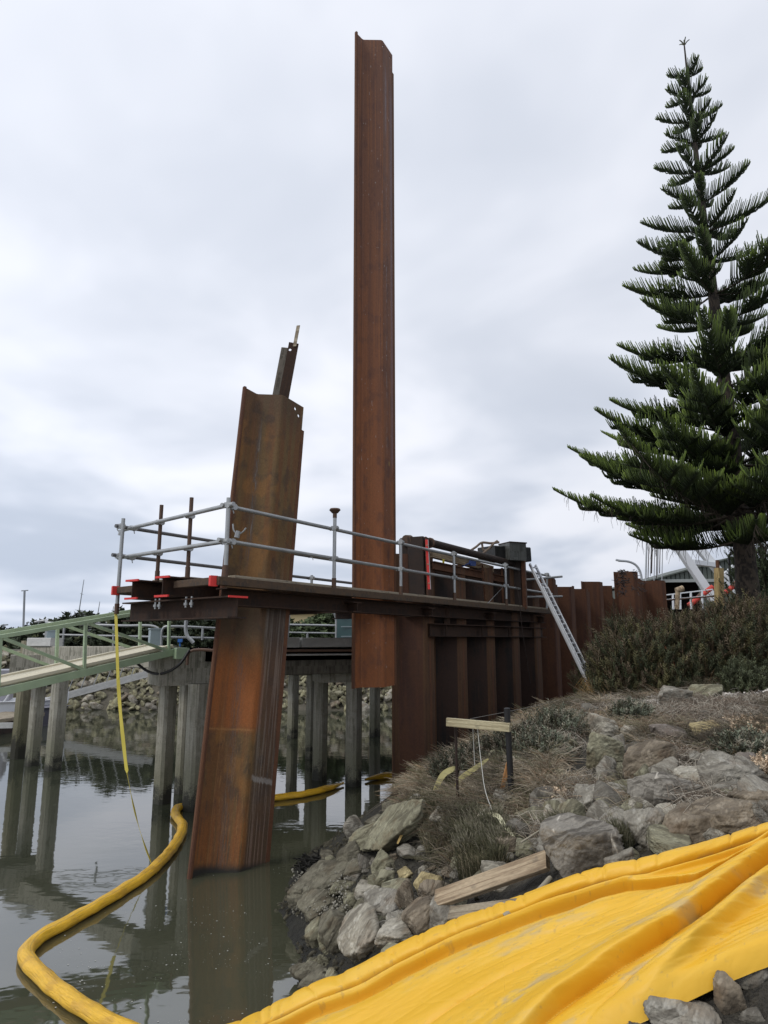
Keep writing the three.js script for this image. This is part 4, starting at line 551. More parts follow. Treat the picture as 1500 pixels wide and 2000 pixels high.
{
  const cr = (l) => new THREE.CatmullRomCurve3(l.map(([x, y]) => V(x, y, 0)), false, 'centripetal');
  const top = cr([[380, 2020], [470, 1996], [600, 1931], [700, 1893], [850, 1818], [1000, 1764], [1180, 1703], [1300, 1679], [1420, 1643], [1500, 1619], [1600, 1588]]), bot = cr([[420, 2420], [560, 2400], [700, 2330], [860, 2205], [1040, 2062], [1180, 1990], [1350, 1906], [1420, 1874], [1500, 1842], [1600, 1806]]);
  const NS = 440, NT = 260, pos = [], uv = [], idx = [], n = V(-0.22, 0.82, 0.52).normalize();
  const ridge = (t, c, w) => Math.exp(-(((t - c) / w) ** 2));
  const smoothEdge = (cv, l) => { const q = []; for (let i = 0; i <= 60; i++) { const a = cv.getPointAt(i / 60); q.push(hit(a.x, a.y, l)); } const o = []; for (let i = 0; i <= 60; i += 4) { const m = V(0, 0, 0); let n = 0; for (let k = Math.max(0, i - 4); k <= Math.min(60, i + 4); k++) { const w = Math.min(i, 60 - i) < 4 && k !== i ? 0 : 1; m.addScaledVector(q[k], w); n += w; } m.multiplyScalar(1 / n); const a = cv.getPointAt(i / 60); o.push(P(a.x, a.y, -m.z)); } return new THREE.CatmullRomCurve3(o); }, eA = smoothEdge(top, 0.14), eB = smoothEdge(bot, 0.16);
  for (let i = 0; i <= NS; i++) {
    const s = i / NS, a = top.getPointAt(s), b = bot.getPointAt(s), A = eA.getPoint(s), B = eB.getPoint(s);
    for (let j = 0; j <= NT; j++) {
      const t = j / NT, q = A.clone().lerp(B, t), gy = ground(q.x, -q.z) + 0.05; q.y = Math.max(q.y, gy - 0.06);
      const w = (fbm(s * 6, t * 3, 2, 3) - 0.5), c1 = 0.30 - 0.05 * s + 0.03 * w, c2 = mix(0.62, 0.34, s) + 0.05 * w, c3 = mix(1.0, 0.55, s) + 0.04 * w, c4 = mix(1.25, 0.78, s);
      const fold = (c, w, k = 0.25) => { const d = (t - c) / w; return d < 0 ? Math.exp(-d * d) : Math.exp(-((d / k) ** 2)); };   // a soft rise that drops off steeply behind its crest
      let h = 0.10 * Math.sqrt(clamp(1 - ((t - 0.065) / 0.07) ** 2));
      const k1 = ramp([[0, 0.2], [0.5, 0.2], [0.7, 0.2], [0.81, 0.3], [0.92, 0.2], [1, 0.18]], s) + 0.02 * w, k2 = ramp([[0, 1.5], [0.3, 1.12], [0.58, 0.81], [0.75, 0.63], [0.92, 0.34], [1, 0.24]], s) + 0.04 * w, k3 = ramp([[0, 1.9], [0.5, 1.3], [0.8, 0.84], [0.92, 0.56], [1, 0.42]], s) + 0.03 * w;
      h += 0.05 * fold(0.165, 0.025, 0.6) - 0.045 * ridge(t, 0.138, 0.011);
      const cusp = (c, w) => Math.exp(-Math.abs(t - c) / w), pull = step(0.55, 1, s);
      h += 0.06 * fold(k1 - 0.015, 0.03, 0.2) - 0.085 * cusp(k1 + 0.008, 0.016) + 0.05 * ridge(t, k1 + 0.1, 0.08);
      h += 0.12 * fold(k2, 0.12, 0.35) - 0.075 * cusp(k2 + 0.05, 0.018) + 0.13 * fold(k3, 0.13, 0.5) - 0.06 * cusp(k3 - 0.13, 0.016);
      h -= 0.035 * cusp(k1 + 0.17 + 0.28 * (1 - s), 0.014) * (1 - step(0.35, 0.7, s));
      h += 0.05 * (fbm(s * 9 + t * 6, t * 6 - s * 4, 5, 4) - 0.5);
      const fan = (t - 0.2) * (1 + 1.2 * s), cr = Math.abs(2 * fbm(fan * 13 + 0.5 * w, s * 2.2, 7, 3) - 1); h -= 0.012 * Math.exp(-cr / 0.22) * (0.45 + 0.8 * pull) * step(0.12, 0.2, t);
      const dg = Math.abs(2 * fbm(s * 15 - t * 9, t * 5 + s * 6, 17, 2) - 1); h -= 0.004 * Math.exp(-dg / 0.12) * step(0.2, 0.3, t);
      h -= 0.02 * Math.exp(-Math.abs(2 * fbm(s * 34, t * 3 + s * 8, 12, 2) - 1) / 0.08) * (1 - step(0.08, 0.15, t));
      h *= 1 - 0.85 * step(0.78, 1, t);
      q.addScaledVector(n, h); if (t > 0.94) q.y -= 0.1 * ((t - 0.94) / 0.06) ** 2; if (t < 0.04) q.y -= 0.09 * ((0.04 - t) / 0.04) ** 2;
      pos.push(q.x, q.y, q.z); uv.push(s, t);
    }
  }
  for (let i = 0; i < NS; i++) for (let j = 0; j < NT; j++) { const a = i * (NT + 1) + j, b = a + NT + 1; idx.push(a, b, b + 1, a, b + 1, a + 1); }
  const g = new THREE.BufferGeometry(); g.setAttribute('position', new THREE.Float32BufferAttribute(pos, 3)); g.setAttribute('uv', new THREE.Float32BufferAttribute(uv, 2)); g.setIndex(idx); g.computeVertexNormals();
  solo('vinyl_boom_sheet', g, M.vinyl, 'wide folded yellow vinyl boom sheet with grey silt smears draped over the rocks', 'vinyl sheet');
}

// ---------------------------------------------------------------- rocks
function rockShape(seed, sx, sy, sz, detail = 14, rough = 1, uvk = 1) {
  const r = rng(seed), g0 = new THREE.IcosahedronGeometry(1, detail); g0.deleteAttribute('uv'); g0.deleteAttribute('normal'); const g = mergeVertices(g0, 1e-4), p = g.attributes.position, planes = [];
  for (let i = 0; i < 15; i++) { const z = 2 * r() - 1, a = r() * 6.283, q = Math.sqrt(1 - z * z); planes.push([q * Math.cos(a), z, q * Math.sin(a), 0.62 + 0.42 * r()]); }
  planes.push([0.1 * (r() - 0.5), 1, 0.2 * (r() - 0.5), 0.68], [0.2 * (r() - 0.5), -1, 0.1, 0.7]);
  const o = seed * 3.7;
  for (let i = 0; i < p.count; i++) {
    const x = p.getX(i), y = p.getY(i), z = p.getZ(i); let s = 0; for (const [a, b, c, h] of planes) { const d = (x * a + y * b + z * c) / h; if (d > 0) s += Math.pow(d, 36); }
    let k = 1 / Math.pow(s + 1e-3, 1 / 36); k = Math.min(k, 1.35);
    const e = (fbm(x * k * 2 + o, y * k * 2, z * k * 2 + o, 4) - 0.5) * 0.2 * rough + (fbm(x * 3 + o, y * 14, z * 3, 3) - 0.5) * 0.13 * rough + (fbm(x * 9 + o, y * 14, z * 9, 3) - 0.5) * 0.07 * rough; k *= 1 + e;
    p.setXYZ(i, x * k * sx, y * k * sy, z * k * sz);
  }
  g.computeVertexNormals(); const q = g.toNonIndexed(), P3 = q.attributes.position, uv = new Float32Array(P3.count * 2), e1 = V(0.95, 0.1, 0.3).normalize(), e2 = V(-0.25, 0.78, -0.57).normalize(), w = V(0, 0, 0), o2 = (seed % 17) * 0.37;
  for (let i = 0; i < P3.count; i++) { w.fromBufferAttribute(P3, i); uv[i * 2] = w.dot(e1) * uvk + o2; uv[i * 2 + 1] = w.dot(e2) * uvk + o2 * 1.7; } q.setAttribute('uv', new THREE.BufferAttribute(uv, 2)); return q;
}
const ROCKS = [ // x, y, width, height in the photograph, tilt, kind, label
  [1130, 1376, 36, 24, 0, 'dark', 'dark blocky rock by the foot of the ladder below the dry grass'],
  [1097, 1389, 36, 24, 0.1, 'pale', 'small pale rounded rock beside the sheet pile wall near the ladder foot'],
  [1152, 1397, 36, 34, 0.3, 'dark', 'dark rock directly below the blocky rock at the ladder foot'],
  [1318, 1372, 70, 46, -0.1, 'grey', 'flat-topped grey rock at the edge of the white shell patch'],
  [1384, 1362, 56, 38, 0.1, 'olive', 'olive-grey square rock in the white shell patch'],
  [1182, 1436, 62, 56, -0.3, 'pale', 'pale rough rock with dead flowers lying on its crest'],
  [1232, 1438, 40, 30, 0.1, 'pale', 'small pale lichen-spotted rock among dry twigs'],
  [1315, 1452, 78, 52, -0.3, 'violet', 'dark purplish layered rock amid tangled dry stems'],
  [1383, 1436, 74, 38, 0.1, 'yellow', 'yellow-stained flat rock half hidden by dry grass'],
  [1183, 1490, 76, 84, -0.35, 'olive', 'tall leaning olive-brown boulder in the middle of the bank'],
  [1273, 1508, 94, 78, 0.5, 'brown', 'sharp-edged brown boulder tilted beside the tall leaning boulder'],
  [1423, 1526, 142, 74, -0.2, 'grey', 'big slab-like grey boulder with a flat sloping top'],
  [1210, 1554, 84, 40, -0.1, 'grey', 'wide low grey rock resting above the cube-shaped rock'],
  [1148, 1578, 56, 60, 0.1, 'grey', 'cube-shaped grey rock with a dry stick leaning on it'],
  [1300, 1565, 130, 84, -0.15, 'vein', 'large smooth grey boulder crossed by a white quartz seam'],
  [1470, 1575, 84, 54, 0.1, 'brown', 'brown-topped boulder above the end of the yellow sheet'],
  [1218, 1614, 76, 56, 0.5, 'olive', 'wedge-shaped olive rock above a tuft of grass'],
  [1278, 1640, 72, 98, 0.6, 'grey', 'long grey slab standing steeply against the yellow sheet'],
  [1352, 1638, 128, 76, 0.25, 'brown', 'broad brown-grey slab leaning beside the steep slab'],
  [1437, 1608, 130, 62, 0.15, 'brown', 'flat brown slab right at the upper edge of the yellow sheet'],
  [1137, 1690, 150, 126, 0.1, 'vein', 'biggest brown-grey boulder with white quartz stripes by the timber plank'],
  [1115, 1614, 56, 60, 0.6, 'olive', 'slanting olive slab below the cube-shaped rock'],
  [1047, 1601, 72, 28, 0.15, 'olive', 'flat olive rock poking from the grass left of the dry stick'],
  [1020, 1629, 48, 36, 0, 'dark', 'dark round rock at the lower end of the dry stick'],
  [1062, 1626, 48, 34, 0.2, 'brown', 'brown rock just under the dry stick'],
  [1026, 1664, 46, 34, 0, 'olive', 'rounded olive rock at the top corner of the timber plank'],
  [992, 1664, 38, 48, 0.2, 'brown', 'brown upright rock beside the tall grey tuft'],
  [1022, 1494, 58, 34, -0.1, 'pale', 'pale slab lying behind the orange stake'],
  [975, 1492, 42, 42, 0.2, 'olive', 'olive cobble between the posts of the timber rail'],
  [953, 1517, 40, 32, 0, 'dark', 'grey-brown cobble below the olive cobble between the posts'],
  [923, 1531, 48, 34, 0, 'dark', 'dark rounded cobble under the yellow leaf blade'],
  [865, 1548, 34, 40, 0.2, 'dark', 'dark upright cobble beside the yellow leaf blade at the wall'],
  [1374, 1541, 34, 26, 0.4, 'quartz', 'small white quartz stone next to the big slab-like boulder'],
  [1186, 1583, 26, 28, 0.1, 'dark', 'small dark stone wedged behind the cube-shaped rock'],
  [1232, 1587, 30, 36, 0.9, 'olive', 'thin leaf-shaped stone wedged below the quartz-seamed boulder'],
  [1275, 1604, 58, 24, 0, 'grey', 'narrow flat rock under the quartz-seamed boulder'],
  [1462, 1500, 60, 40, 0.2, 'violet', 'dark violet rock under dead brown stems at the edge'],
  [780, 1620, 168, 70, 0.75, 'olive', 'very large smooth slab sloping into the water next to the wall'],
  [728, 1634, 74, 44, 0.45, 'olive', 'long narrow slab sloping beside the very large slab'],
  [688, 1670, 50, 46, 0.4, 'muddy', 'muddy olive rock below the long narrow slab'],
  [750, 1694, 36, 60, 1.0, 'olive', 'slender upright slab leaning in the mud'],
  [702, 1698, 54, 24, 0.2, 'muddy', 'flat dark rock half sunk in the mud'],
  [632, 1728, 124, 64, 0.15, 'muddy', 'broad crusted rock reaching out to the water edge'],
  [622, 1772, 70, 56, 0.5, 'muddy', 'ridged shell-crusted rock below the broad crusted rock'],
  [720, 1743, 52, 36, -0.1, 'pale', 'pale rounded boulder in the middle of the muddy slope'],
  [776, 1739, 48, 32, 0.1, 'olive', 'square-cut olive rock beside the pale rounded boulder'],
  [753, 1717, 32, 34, 0.5, 'olive', 'small olive rock above the square-cut rock'],
  [792, 1711, 30, 28, 0.2, 'yellow', 'small yellowish rock at the foot of the grass'],
  [837, 1728, 44, 48, 0.8, 'yellow', 'pointed yellowish rock at the lower end of the timber plank'],
  [684, 1762, 30, 38, 0.3, 'olive', 'small egg-shaped rock in mud left of the grey boulder'],
  [703, 1781, 34, 40, 0.2, 'olive', 'blocky rock leaning on the wide grey boulder'],
  [755, 1776, 90, 60, 0.2, 'grey', 'wide grey boulder above the long pale boulder'],
  [745, 1800, 60, 44, 0.5, 'olive', 'knobbly rock capping the long pale boulder'],
  [710, 1845, 80, 116, 0.95, 'pale', 'long pale boulder lying down the slope above the yellow sheet'],
  [778, 1834, 70, 50, 0.1, 'pale', 'pale chunky rock beside the long pale boulder'],
  [817, 1795, 74, 66, 0.6, 'brown', 'brown rock with an orange broken face'],
  [868, 1803, 62, 74, 0.2, 'grey', 'grey rounded boulder under the short grey board'],
  [657, 1822, 60, 90, 0.95, 'muddy', 'long dark slab sliding down to the water'],
  [618, 1825, 42, 44, 0.6, 'olive', 'pale-edged pointed rock low in the mud'],
  [688, 1820, 36, 32, 0.5, 'muddy', 'small muddy rock between two long rocks'],
  [773, 1872, 58, 30, 0.1, 'olive', 'flat rock tucked under the edge of the yellow sheet'],
  [618, 1916, 56, 30, 0.1, 'muddy', 'dark muddy rock at the waterline near the yellow sheet'],
  [650, 1914, 26, 34, 0.4, 'olive', 'small upright stone next to the dark muddy rock at the waterline'],
  [845, 1646, 30, 38, 0.2, 'pink', 'pinkish smooth cobble below the tall grey tuft'],
  [793, 1564, 46, 28, 0.2, 'dark', 'dark rock touching the foot of the sheet pile wall'],
  [762, 1580, 34, 24, 0.1, 'muddy', 'dark wet rock at the water beside the wall'],
  [735, 1604, 42, 24, 0.4, 'muddy', 'wet rock at the tip of the shore near the yellow boom'],
  [704, 1640, 30, 20, 0.2, 'muddy', 'small wet rock at the outer waterline'],
  [1333, 1992, 150, 60, 0.0, 'grey', 'flat-topped grey boulder below the yellow sheet at the bottom edge'],
  [1427, 1955, 54, 84, 0.3, 'brown', 'upright brown rock in the shade below the yellow sheet'],
  [1474, 1993, 50, 34, 0.2, 'dark', 'dark corner rock below the yellow sheet'],
  [1470, 1905, 80, 60, 0.2, 'dark', 'dark shaded boulder tucked under the yellow sheet'],
  [1250, 2010, 80, 50, 0.2, 'dark', 'dark boulder below the yellow sheet beside the flat-topped one'],
  [1405, 1690, 60, 50, 0.2, 'grey', 'grey rock showing just above the top fold of the yellow sheet'],
  [1215, 1690, 60, 40, 0.3, 'grey', 'low grey rock between the biggest boulder and the yellow sheet'],
  [1335, 1690, 60, 36, 0.1, 'dark', 'low dark rock behind the top fold of the yellow sheet'],
  [1460, 1460, 60, 36, 0.1, 'grey', 'grey rock among pale dead flower heads'],
  [1488, 1335, 40, 34, 0.1, 'dark', 'dark rock at the edge of the bushes'],
];
const ROCKAT = [], SHEET = [[380, 2020], [470, 1996], [600, 1931], [700, 1893], [850, 1818], [1000, 1764], [1180, 1703], [1300, 1679], [1420, 1643], [1500, 1619], [1600, 1588]], UNDER = [[1000, 2120], [1180, 2002], [1350, 1916], [1500, 1852], [1600, 1806]];
const onSheet = (x, y, m = 0) => y > ramp(SHEET, x) - m && y < ramp(UNDER, x) + 10;
ROCKS.forEach(([px, py, w, h, tilt, kind, label], i) => {
  const c = hit(px, py + h * 0.12), depth = -c.z * Math.cos(PITCH) + (c.y - EYE) * Math.sin(PITCH), k = depth / F, sw = w * k / 2, sh = h * k / 2;
  const g = rockShape(100 + i * 7, sw * 1.1, sh * (px > 900 ? 1.22 : 1.1), (sw + sh) * (px > 900 ? 0.5 : 0.62), w > 60 ? 22 : 14); g.rotateY((i * 2.4) % 0.5 - 0.25); g.rotateZ(tilt * 0.8); g.rotateX(0.18);
  g.translate(c.x, c.y + sh * (py < 1700 && px > 900 ? 0.6 : 0.32), c.z - sh * 0.1);
  solo('rock', g, M.rock[kind], label, 'rock'); ROCKAT.push([c.x, c.z, Math.max(sw, sh)]);
});
{ // rubble wedged between
  const shapes = [0, 1, 2, 3, 4, 5, 6, 7].map((k) => rockShape(900 + k * 13, 1, 0.72, 0.85, 9, 1.15, 0.3)), mats = ['grey', 'olive', 'dark', 'brown', 'muddy', 'pale'], r = rng(77); let n = 0;
  const zones = [[600, 1000, 1560, 1930, 125], [1010, 1495, 1470, 1690, 125]];
  for (const [x0, x1, y0, y1, count] of zones) for (let i = 0, tries = 0; i < count && tries < 900; tries++) {
    const px = mix(x0, x1, r()), py = mix(y0, y1, r()), c = hit(px, py), d = inland(c.x, -c.z); if (onSheet(px, py)) { tries++; continue; } if (d < 0.05 || -c.z > 14 || -c.z < 1.8) continue;
    if (px > 860 && px < 1130 && py > 1490 && py < 1600 && r() < 0.7) continue;
    const s = px > 1040 && py < 1700 ? 0.05 + 0.13 * Math.pow(r(), 1.8) : (0.035 + 0.11 * Math.pow(r(), 2)) * (d < 0.8 ? 0.9 : 1.15), o = new THREE.Mesh(shapes[Math.floor(r() * 8)], M.rock[mats[d < 0.7 ? (r() < 0.7 ? 4 : 1) : [0, 0, 1, 1, 5, 2, 3][Math.floor(r() * 7)]]]);
    o.name = numbered('rubble_rock'); o.position.set(c.x, c.y + s * (px > 1040 ? 0.45 : 0.22), c.z); if (px > 1040) ROCKAT.push([c.x, c.z, s * 0.9]); o.rotation.set(r() * 0.8, r() * 6, r() * 0.9); o.scale.set(s * (0.9 + 0.6 * r()), s * (0.7 + 0.5 * r()), s); o.castShadow = o.receiveShadow = true;
    o.userData = { label: 'small rough rubble rock lying between the larger named bank boulders'.replace('named ', ''), category: 'rock', group: 'small rubble rocks of the near bank' }; scene.add(o); i++; n++;
  }
  // gravel and mud clods, far too many to count
  const peb = rockShape(333, 1, 0.7, 0.9, 2), im = new THREE.InstancedMesh(peb, rockMat(0.6, 0.58, 0.47), 9000), m4 = new THREE.Matrix4(), q = new THREE.Quaternion(), e = new THREE.Euler(); let k = 0;
  for (let i = 0; i < 60000 && k < 9000; i++) { const Z = mix(3, 14.5, Math.sqrt(r())), d = -0.15 + 3.2 * r() * r(), x = ramp(SHORE, Z) + d, y = ground(x, Z); if (fbm(x * 2, Z * 2, 4, 3) < 0.42) continue; const s = 0.008 + 0.028 * Math.pow(r(), 3); e.set(r() * 6, r() * 6, r() * 6); m4.compose(V(x, y + s * 0.2, -Z), q.setFromEuler(e), V(s, s, s)); im.setMatrixAt(k, m4); const t = 0.5 + r(); im.setColorAt(k, rgb(t, t, t * 0.96)); k++; }
  im.count = k; stuff('gravel', im, 'loose gravel and clods of mud over the lower bank', 'gravel');
  const sh = new THREE.InstancedMesh(new THREE.CircleGeometry(1, 6), std({ color: rgb(0.62, 0.58, 0.53) }), 5200); k = 0;
  for (let i = 0; i < 40000 && k < 5200; i++) { const x = 4.9 + (r() + r() + r() - 1.5) * 2.3, Z = 11.7 + (r() + r() - 1) * 1.5, y = ground(x, Z); const s = 0.014 + 0.018 * r(); e.set(-1.57 + (r() - 0.5) * 1.6, (r() - 0.5) * 1.6, r() * 6); m4.compose(V(x, y + 0.012 + r() * 0.015, -Z), q.setFromEuler(e), V(s, s * 0.7, s)); sh.setMatrixAt(k++, m4); }
  sh.count = k; stuff('shell_gravel', sh, 'patch of white crushed shell in front of the bushes', 'shells');
  const ba = new THREE.InstancedMesh(rockShape(341, 1, 0.6, 0.8, 1), std({ color: rgb(0.27, 0.255, 0.21) }), 420); k = 0; // barnacles and oysters at the tide line
  for (let i = 0; i < 420; i++) { const c = hit(mix(570, 680, r()), mix(1715, 1800, r())); const s = 0.005 + 0.012 * r(); e.set(r() * 6, r() * 6, r() * 6); m4.compose(V(c.x, c.y + 0.04 + 0.09 * r(), c.z + 0.03), q.setFromEuler(e), V(s, s, s)); ba.setMatrixAt(k++, m4); }
  stuff('oyster_shells', ba, 'crust of oysters and barnacles on the rocks at the tide line', 'shells');
  const fl = new THREE.InstancedMesh(new THREE.CircleGeometry(1, 7), std({ color: rgb(0.42, 0.42, 0.38) }), 420); k = 0; // specks drifting on the water
  for (let i = 0; i < 2200 && k < 420; i++) { const c = W0(mix(90, 600, r()), mix(1690, 2020, r())); if (inland(c.x, -c.z) > -0.15) continue; if (fbm(c.x * 1.2, c.z * 1.2, 3, 3) < 0.47) continue; const s = 0.002 + 0.006 * Math.pow(r(), 5); e.set(-Math.PI / 2, 0, r() * 6); m4.compose(V(c.x, 0.004, c.z), q.setFromEuler(e), V(s * 1.5, s, s)); fl.setMatrixAt(k++, m4); }
  fl.count = k; stuff('floating_specks', fl, 'pale specks of foam and leaves drifting on the green water', 'foam');
  // the far revetment
  const far = [0, 1, 2, 3, 4, 5].map((j) => rockShape(700 + j * 17, 1, 0.7, 0.8, 4, 1, 0.3)), fm = ['olive', 'grey', 'pale', 'pale', 'brown'].map((c) => M.rock[c]), bulk = new THREE.InstancedMesh(far[0], M.rock.olive, 3000); k = 0;
  for (let i = 0; i < 3000; i++) { const x = -30 + 42 * r(), t = r(), Z = farZ(x) + 0.9 + 4.7 * t, y = 2.5 * t, s = 0.1 + 0.16 * r() * r(); e.set(r(), r() * 6, r()); m4.compose(V(x, y + 0.05, -Z), q.setFromEuler(e), V(s * 1.3, s * 0.8, s)); bulk.setMatrixAt(k++, m4); const c = 0.5 + 1.0 * r(); bulk.setColorAt(k - 1, rgb(c, c, c * 0.92)); }
  stuff('revetment_rubble', bulk, 'rubble of small stones filling the far revetment', 'rubble');
  for (let i = 0; i < 250; i++) { const inGap = i < 160, x = inGap ? -20 + 20.5 * r() : -24 + 30 * r(), t = Math.pow(r(), 0.8), Z = farZ(x) + 0.9 + 4.6 * t, s = 0.14 + 0.2 * r(); const o = new THREE.Mesh(far[i % 6], fm[Math.floor(r() * 5)]); o.name = numbered('revetment_rock'); o.position.set(x, 2.45 * t + 0.08, -Z); o.rotation.set(r() * 0.8, r() * 6, r() * 0.8); o.scale.set(s * 1.4, s * 0.9, s); o.castShadow = o.receiveShadow = true; o.userData = { label: 'grey armour rock of the far revetment across the water', category: 'rock', group: 'armour rocks of the far revetment' }; scene.add(o); }
}

// ---------------------------------------------------------------- timber: profile rail, planks, stakes; strings; leaf blades
{
  const l0 = hit(895, 1581), r0 = hit(1000, 1560), lt = P(889, 1402, -l0.z), rt = P(990, 1383, -r0.z - 0.05), pr = thing('timber_rail', 'pale timber board nailed across two thin dark posts on the bank', 'profile board', l0.clone().lerp(r0, 0.5));
  part('post', tube(l0.clone().add(V(0, -0.15, 0)), lt, 0.016, 8), M.iron, pr); part('post', tube(r0.clone().add(V(0, -0.15, 0)), rt, 0.034, 10), M.black, pr);
  const a = P(873, 1410, -l0.z + 0.02 - 0.06), b = P(996, 1421, -r0.z - 0.1); part('board', beam(a, b, 0.05, 0.092), M.woodPale, pr);
  const white = std({ color: rgb(0.45, 0.45, 0.41) }), cord = std({ color: rgb(0.2, 0.19, 0.17) });
  solo('string_line', pipe([P(918, 1404, 8.05), P(1030, 1382, 10.5), P(1150, 1353, 15.2)], 0.003, 20, 5), cord, 'thin string line running from the timber rail to the ladder foot', 'string');
  solo('string', pipe([P(932, 1418, 7.95), P(940, 1490, 7.7), P(948, 1545, 7.4), P(963, 1588, 7.2)], 0.0045, 24, 5), white, 'longer white string hanging from the timber rail into the grass', 'string');
  solo('string', pipe([P(923, 1416, 8.0), P(925, 1450, 8.0), P(927, 1495, 8.0)], 0.004, 16, 5), white, 'shorter white string hanging from the timber rail', 'string');
  const plank = (n, p0, p1, w, h, m, label, lift = 0.08, cat = 'plank') => solo(n, beam(hit(...p0, lift), hit(...p1, lift), w, h, V(0.1, 0.62, -0.75), 0.004), m, label, cat);
  plank('timber_plank', [852, 1757], [1070, 1680], 0.05, 0.15, M.wood, 'long weathered timber plank lying aslant over the rocks', 0.16);
  plank('timber_board', [882, 1786], [1012, 1772], 0.06, 0.10, M.woodGrey, 'short grey timber board just above the yellow sheet', 0.15);
  solo('stake', beam(hit(976, 1552).add(V(0, -0.05, 0)), P(993, 1490, -hit(980, 1552).z - 0.1), 0.045, 0.02, V(0, 0, -1)), std({ map: rep(T.wood, 0.8), color: rgb(1.5, 0.95, 0.55) }), 'orange-tinged wooden stake leaning on the thicker dark post', 'stake');
  const stick = (pts, r, label, m = M.woodPale, lift = 0.05) => solo('stick', pipe(pts.map(([x, y]) => hit(x, y, lift)), r, 24, 6), m, label, 'stick');
  const cane = std({ color: rgb(0.32, 0.29, 0.22) });
  stick([[1017, 1646], [1060, 1618], [1116, 1578]], 0.008, 'long dry stick lying against the cube-shaped rock', cane, 0.16);
  stick([[985, 1790], [1020, 1765], [1052, 1740], [1075, 1715]], 0.02, 'thick grey cane beside the biggest boulder', cane, 0.14);
  stick([[1005, 1790], [1040, 1768], [1066, 1738]], 0.013, 'thinner cane next to the thick grey cane', cane, 0.12);
  stick([[1030, 1780], [1050, 1755], [1070, 1730]], 0.011, 'third cane closest to the biggest boulder', cane, 0.1);
  stick([[820, 1548], [850, 1544], [880, 1541]], 0.014, 'pale driftwood stick at the foot of the wall', cane, 0.06);
  const blade = (pts, w, c, label) => { const cv = new THREE.CatmullRomCurve3(pts), pos = [], idx = [], N = 24; for (let i = 0; i <= N; i++) { const t = i / N, q = cv.getPoint(t), d = cv.getTangent(t), s = d.clone().cross(V(0.1, 0.35, 1)).normalize(), ww = w * Math.pow(Math.sin(Math.PI * clamp(0.08 + 0.9 * t)), 0.5); for (const [k, o] of [[-1, 0], [0, -0.25], [1, 0]]) pos.push(q.x + s.x * k * ww, q.y + s.y * k * ww + o * ww, q.z + s.z * k * ww); if (i < N) { const b = i * 3; for (const k of [0, 1]) idx.push(b + k, b + k + 1, b + k + 4, b + k, b + k + 4, b + k + 3); } } const g = new THREE.BufferGeometry(); g.setAttribute('position', new THREE.Float32BufferAttribute(pos, 3)); g.setIndex(idx); g.computeVertexNormals(); solo('leaf_blade', g, std({ color: c, roughness: 0.6 }), label, 'leaf'); };
  const hz = (x, y, l) => hit(x, y, l).add(V(0, 0.07, 0.06)), yel = rgb(0.48, 0.43, 0.19), straw = rgb(0.52, 0.36, 0.13), pal = rgb(0.5, 0.48, 0.32);
  blade([hz(846, 1566, 0.05), hz(853, 1545, 0.12), hz(866, 1522, 0.2), hz(886, 1511, 0.2), hz(892, 1513, 0.15)], 0.035, yel, 'broad yellow leaf blade arching by the thin dark post at the wall');
  blade([hz(888, 1548, 0.03), hz(900, 1530, 0.12), hz(925, 1512, 0.16), hz(953, 1492, 0.16)], 0.03, yel, 'yellow-green leaf blade lying over the dark rounded cobble');
  blade([hz(836, 1590, 0.05), hz(846, 1568, 0.06), hz(851, 1566, 0.05), hz(872, 1588, 0.04)], 0.018, pal, 'pale folded leaf tip below the broad yellow blade');
  blade([hz(776, 1658, 0.05), hz(795, 1620, 0.08), hz(808, 1602, 0.1), hz(830, 1585, 0.08)], 0.018, straw, 'orange-brown leaf strip on the very large slab');
  blade([hz(935, 1603, 0.08), hz(970, 1605, 0.12), hz(982, 1622, 0.1), hz(1003, 1648, 0.05)], 0.024, pal, 'cream leaf blade draped across the tall grey tuft');
}

// ---------------------------------------------------------------- the tall Norfolk pine
const TM = new THREE.Matrix4(), TQ = new THREE.Quaternion(), TE = new THREE.Euler();
function ribbon3(acc, pts, r0, r1, col0, col1) {                 // a thin three-sided tapering twig through pts
  const n = pts.length, base = acc.pos.length / 3;
  for (let i = 0; i < n; i++) {
    const a = pts[Math.max(0, i - 1)], b = pts[Math.min(n - 1, i + 1)]; let dx = b.x - a.x, dy = b.y - a.y, dz = b.z - a.z; const l = Math.hypot(dx, dy, dz) || 1; dx /= l; dy /= l; dz /= l;
    let ux = -dz, uy = 0, uz = dx, ul = Math.hypot(ux, uz); if (ul < 1e-3) { ux = 1; uz = 0; ul = 1; } ux /= ul; uz /= ul; const vx = dy * uz - dz * uy, vy = dz * ux - dx * uz, vz = dx * uy - dy * ux, t = i / (n - 1), r = mix(r0, r1, t);
    for (let k = 0; k < 3; k++) { const A = k * 2.094, c = Math.cos(A) * r, s = Math.sin(A) * r; acc.pos.push(pts[i].x + ux * c + vx * s, pts[i].y + uy * c + vy * s, pts[i].z + uz * c + vz * s); const q = lerp3(col0, col1, t); acc.col.push(q[0], q[1], q[2]); }
    if (i) for (let k = 0; k < 3; k++) { const a0 = base + (i - 1) * 3 + k, a1 = base + (i - 1) * 3 + (k + 1) % 3; acc.idx.push(a0, a1, a1 + 3, a0, a1 + 3, a0 + 3); }
  }
}
const accGeo = (acc) => { const g = new THREE.BufferGeometry(); g.setAttribute('position', new THREE.Float32BufferAttribute(acc.pos, 3)); g.setAttribute('color', new THREE.Float32BufferAttribute(acc.col, 3)); g.setIndex(acc.idx); g.computeVertexNormals(); return g; };
const newAcc = () => ({ pos: [], col: [], idx: [] });
M.leaf = std({ vertexColors: true, roughness: 0.7, color: rgb(1.3, 1.25, 1.2) });
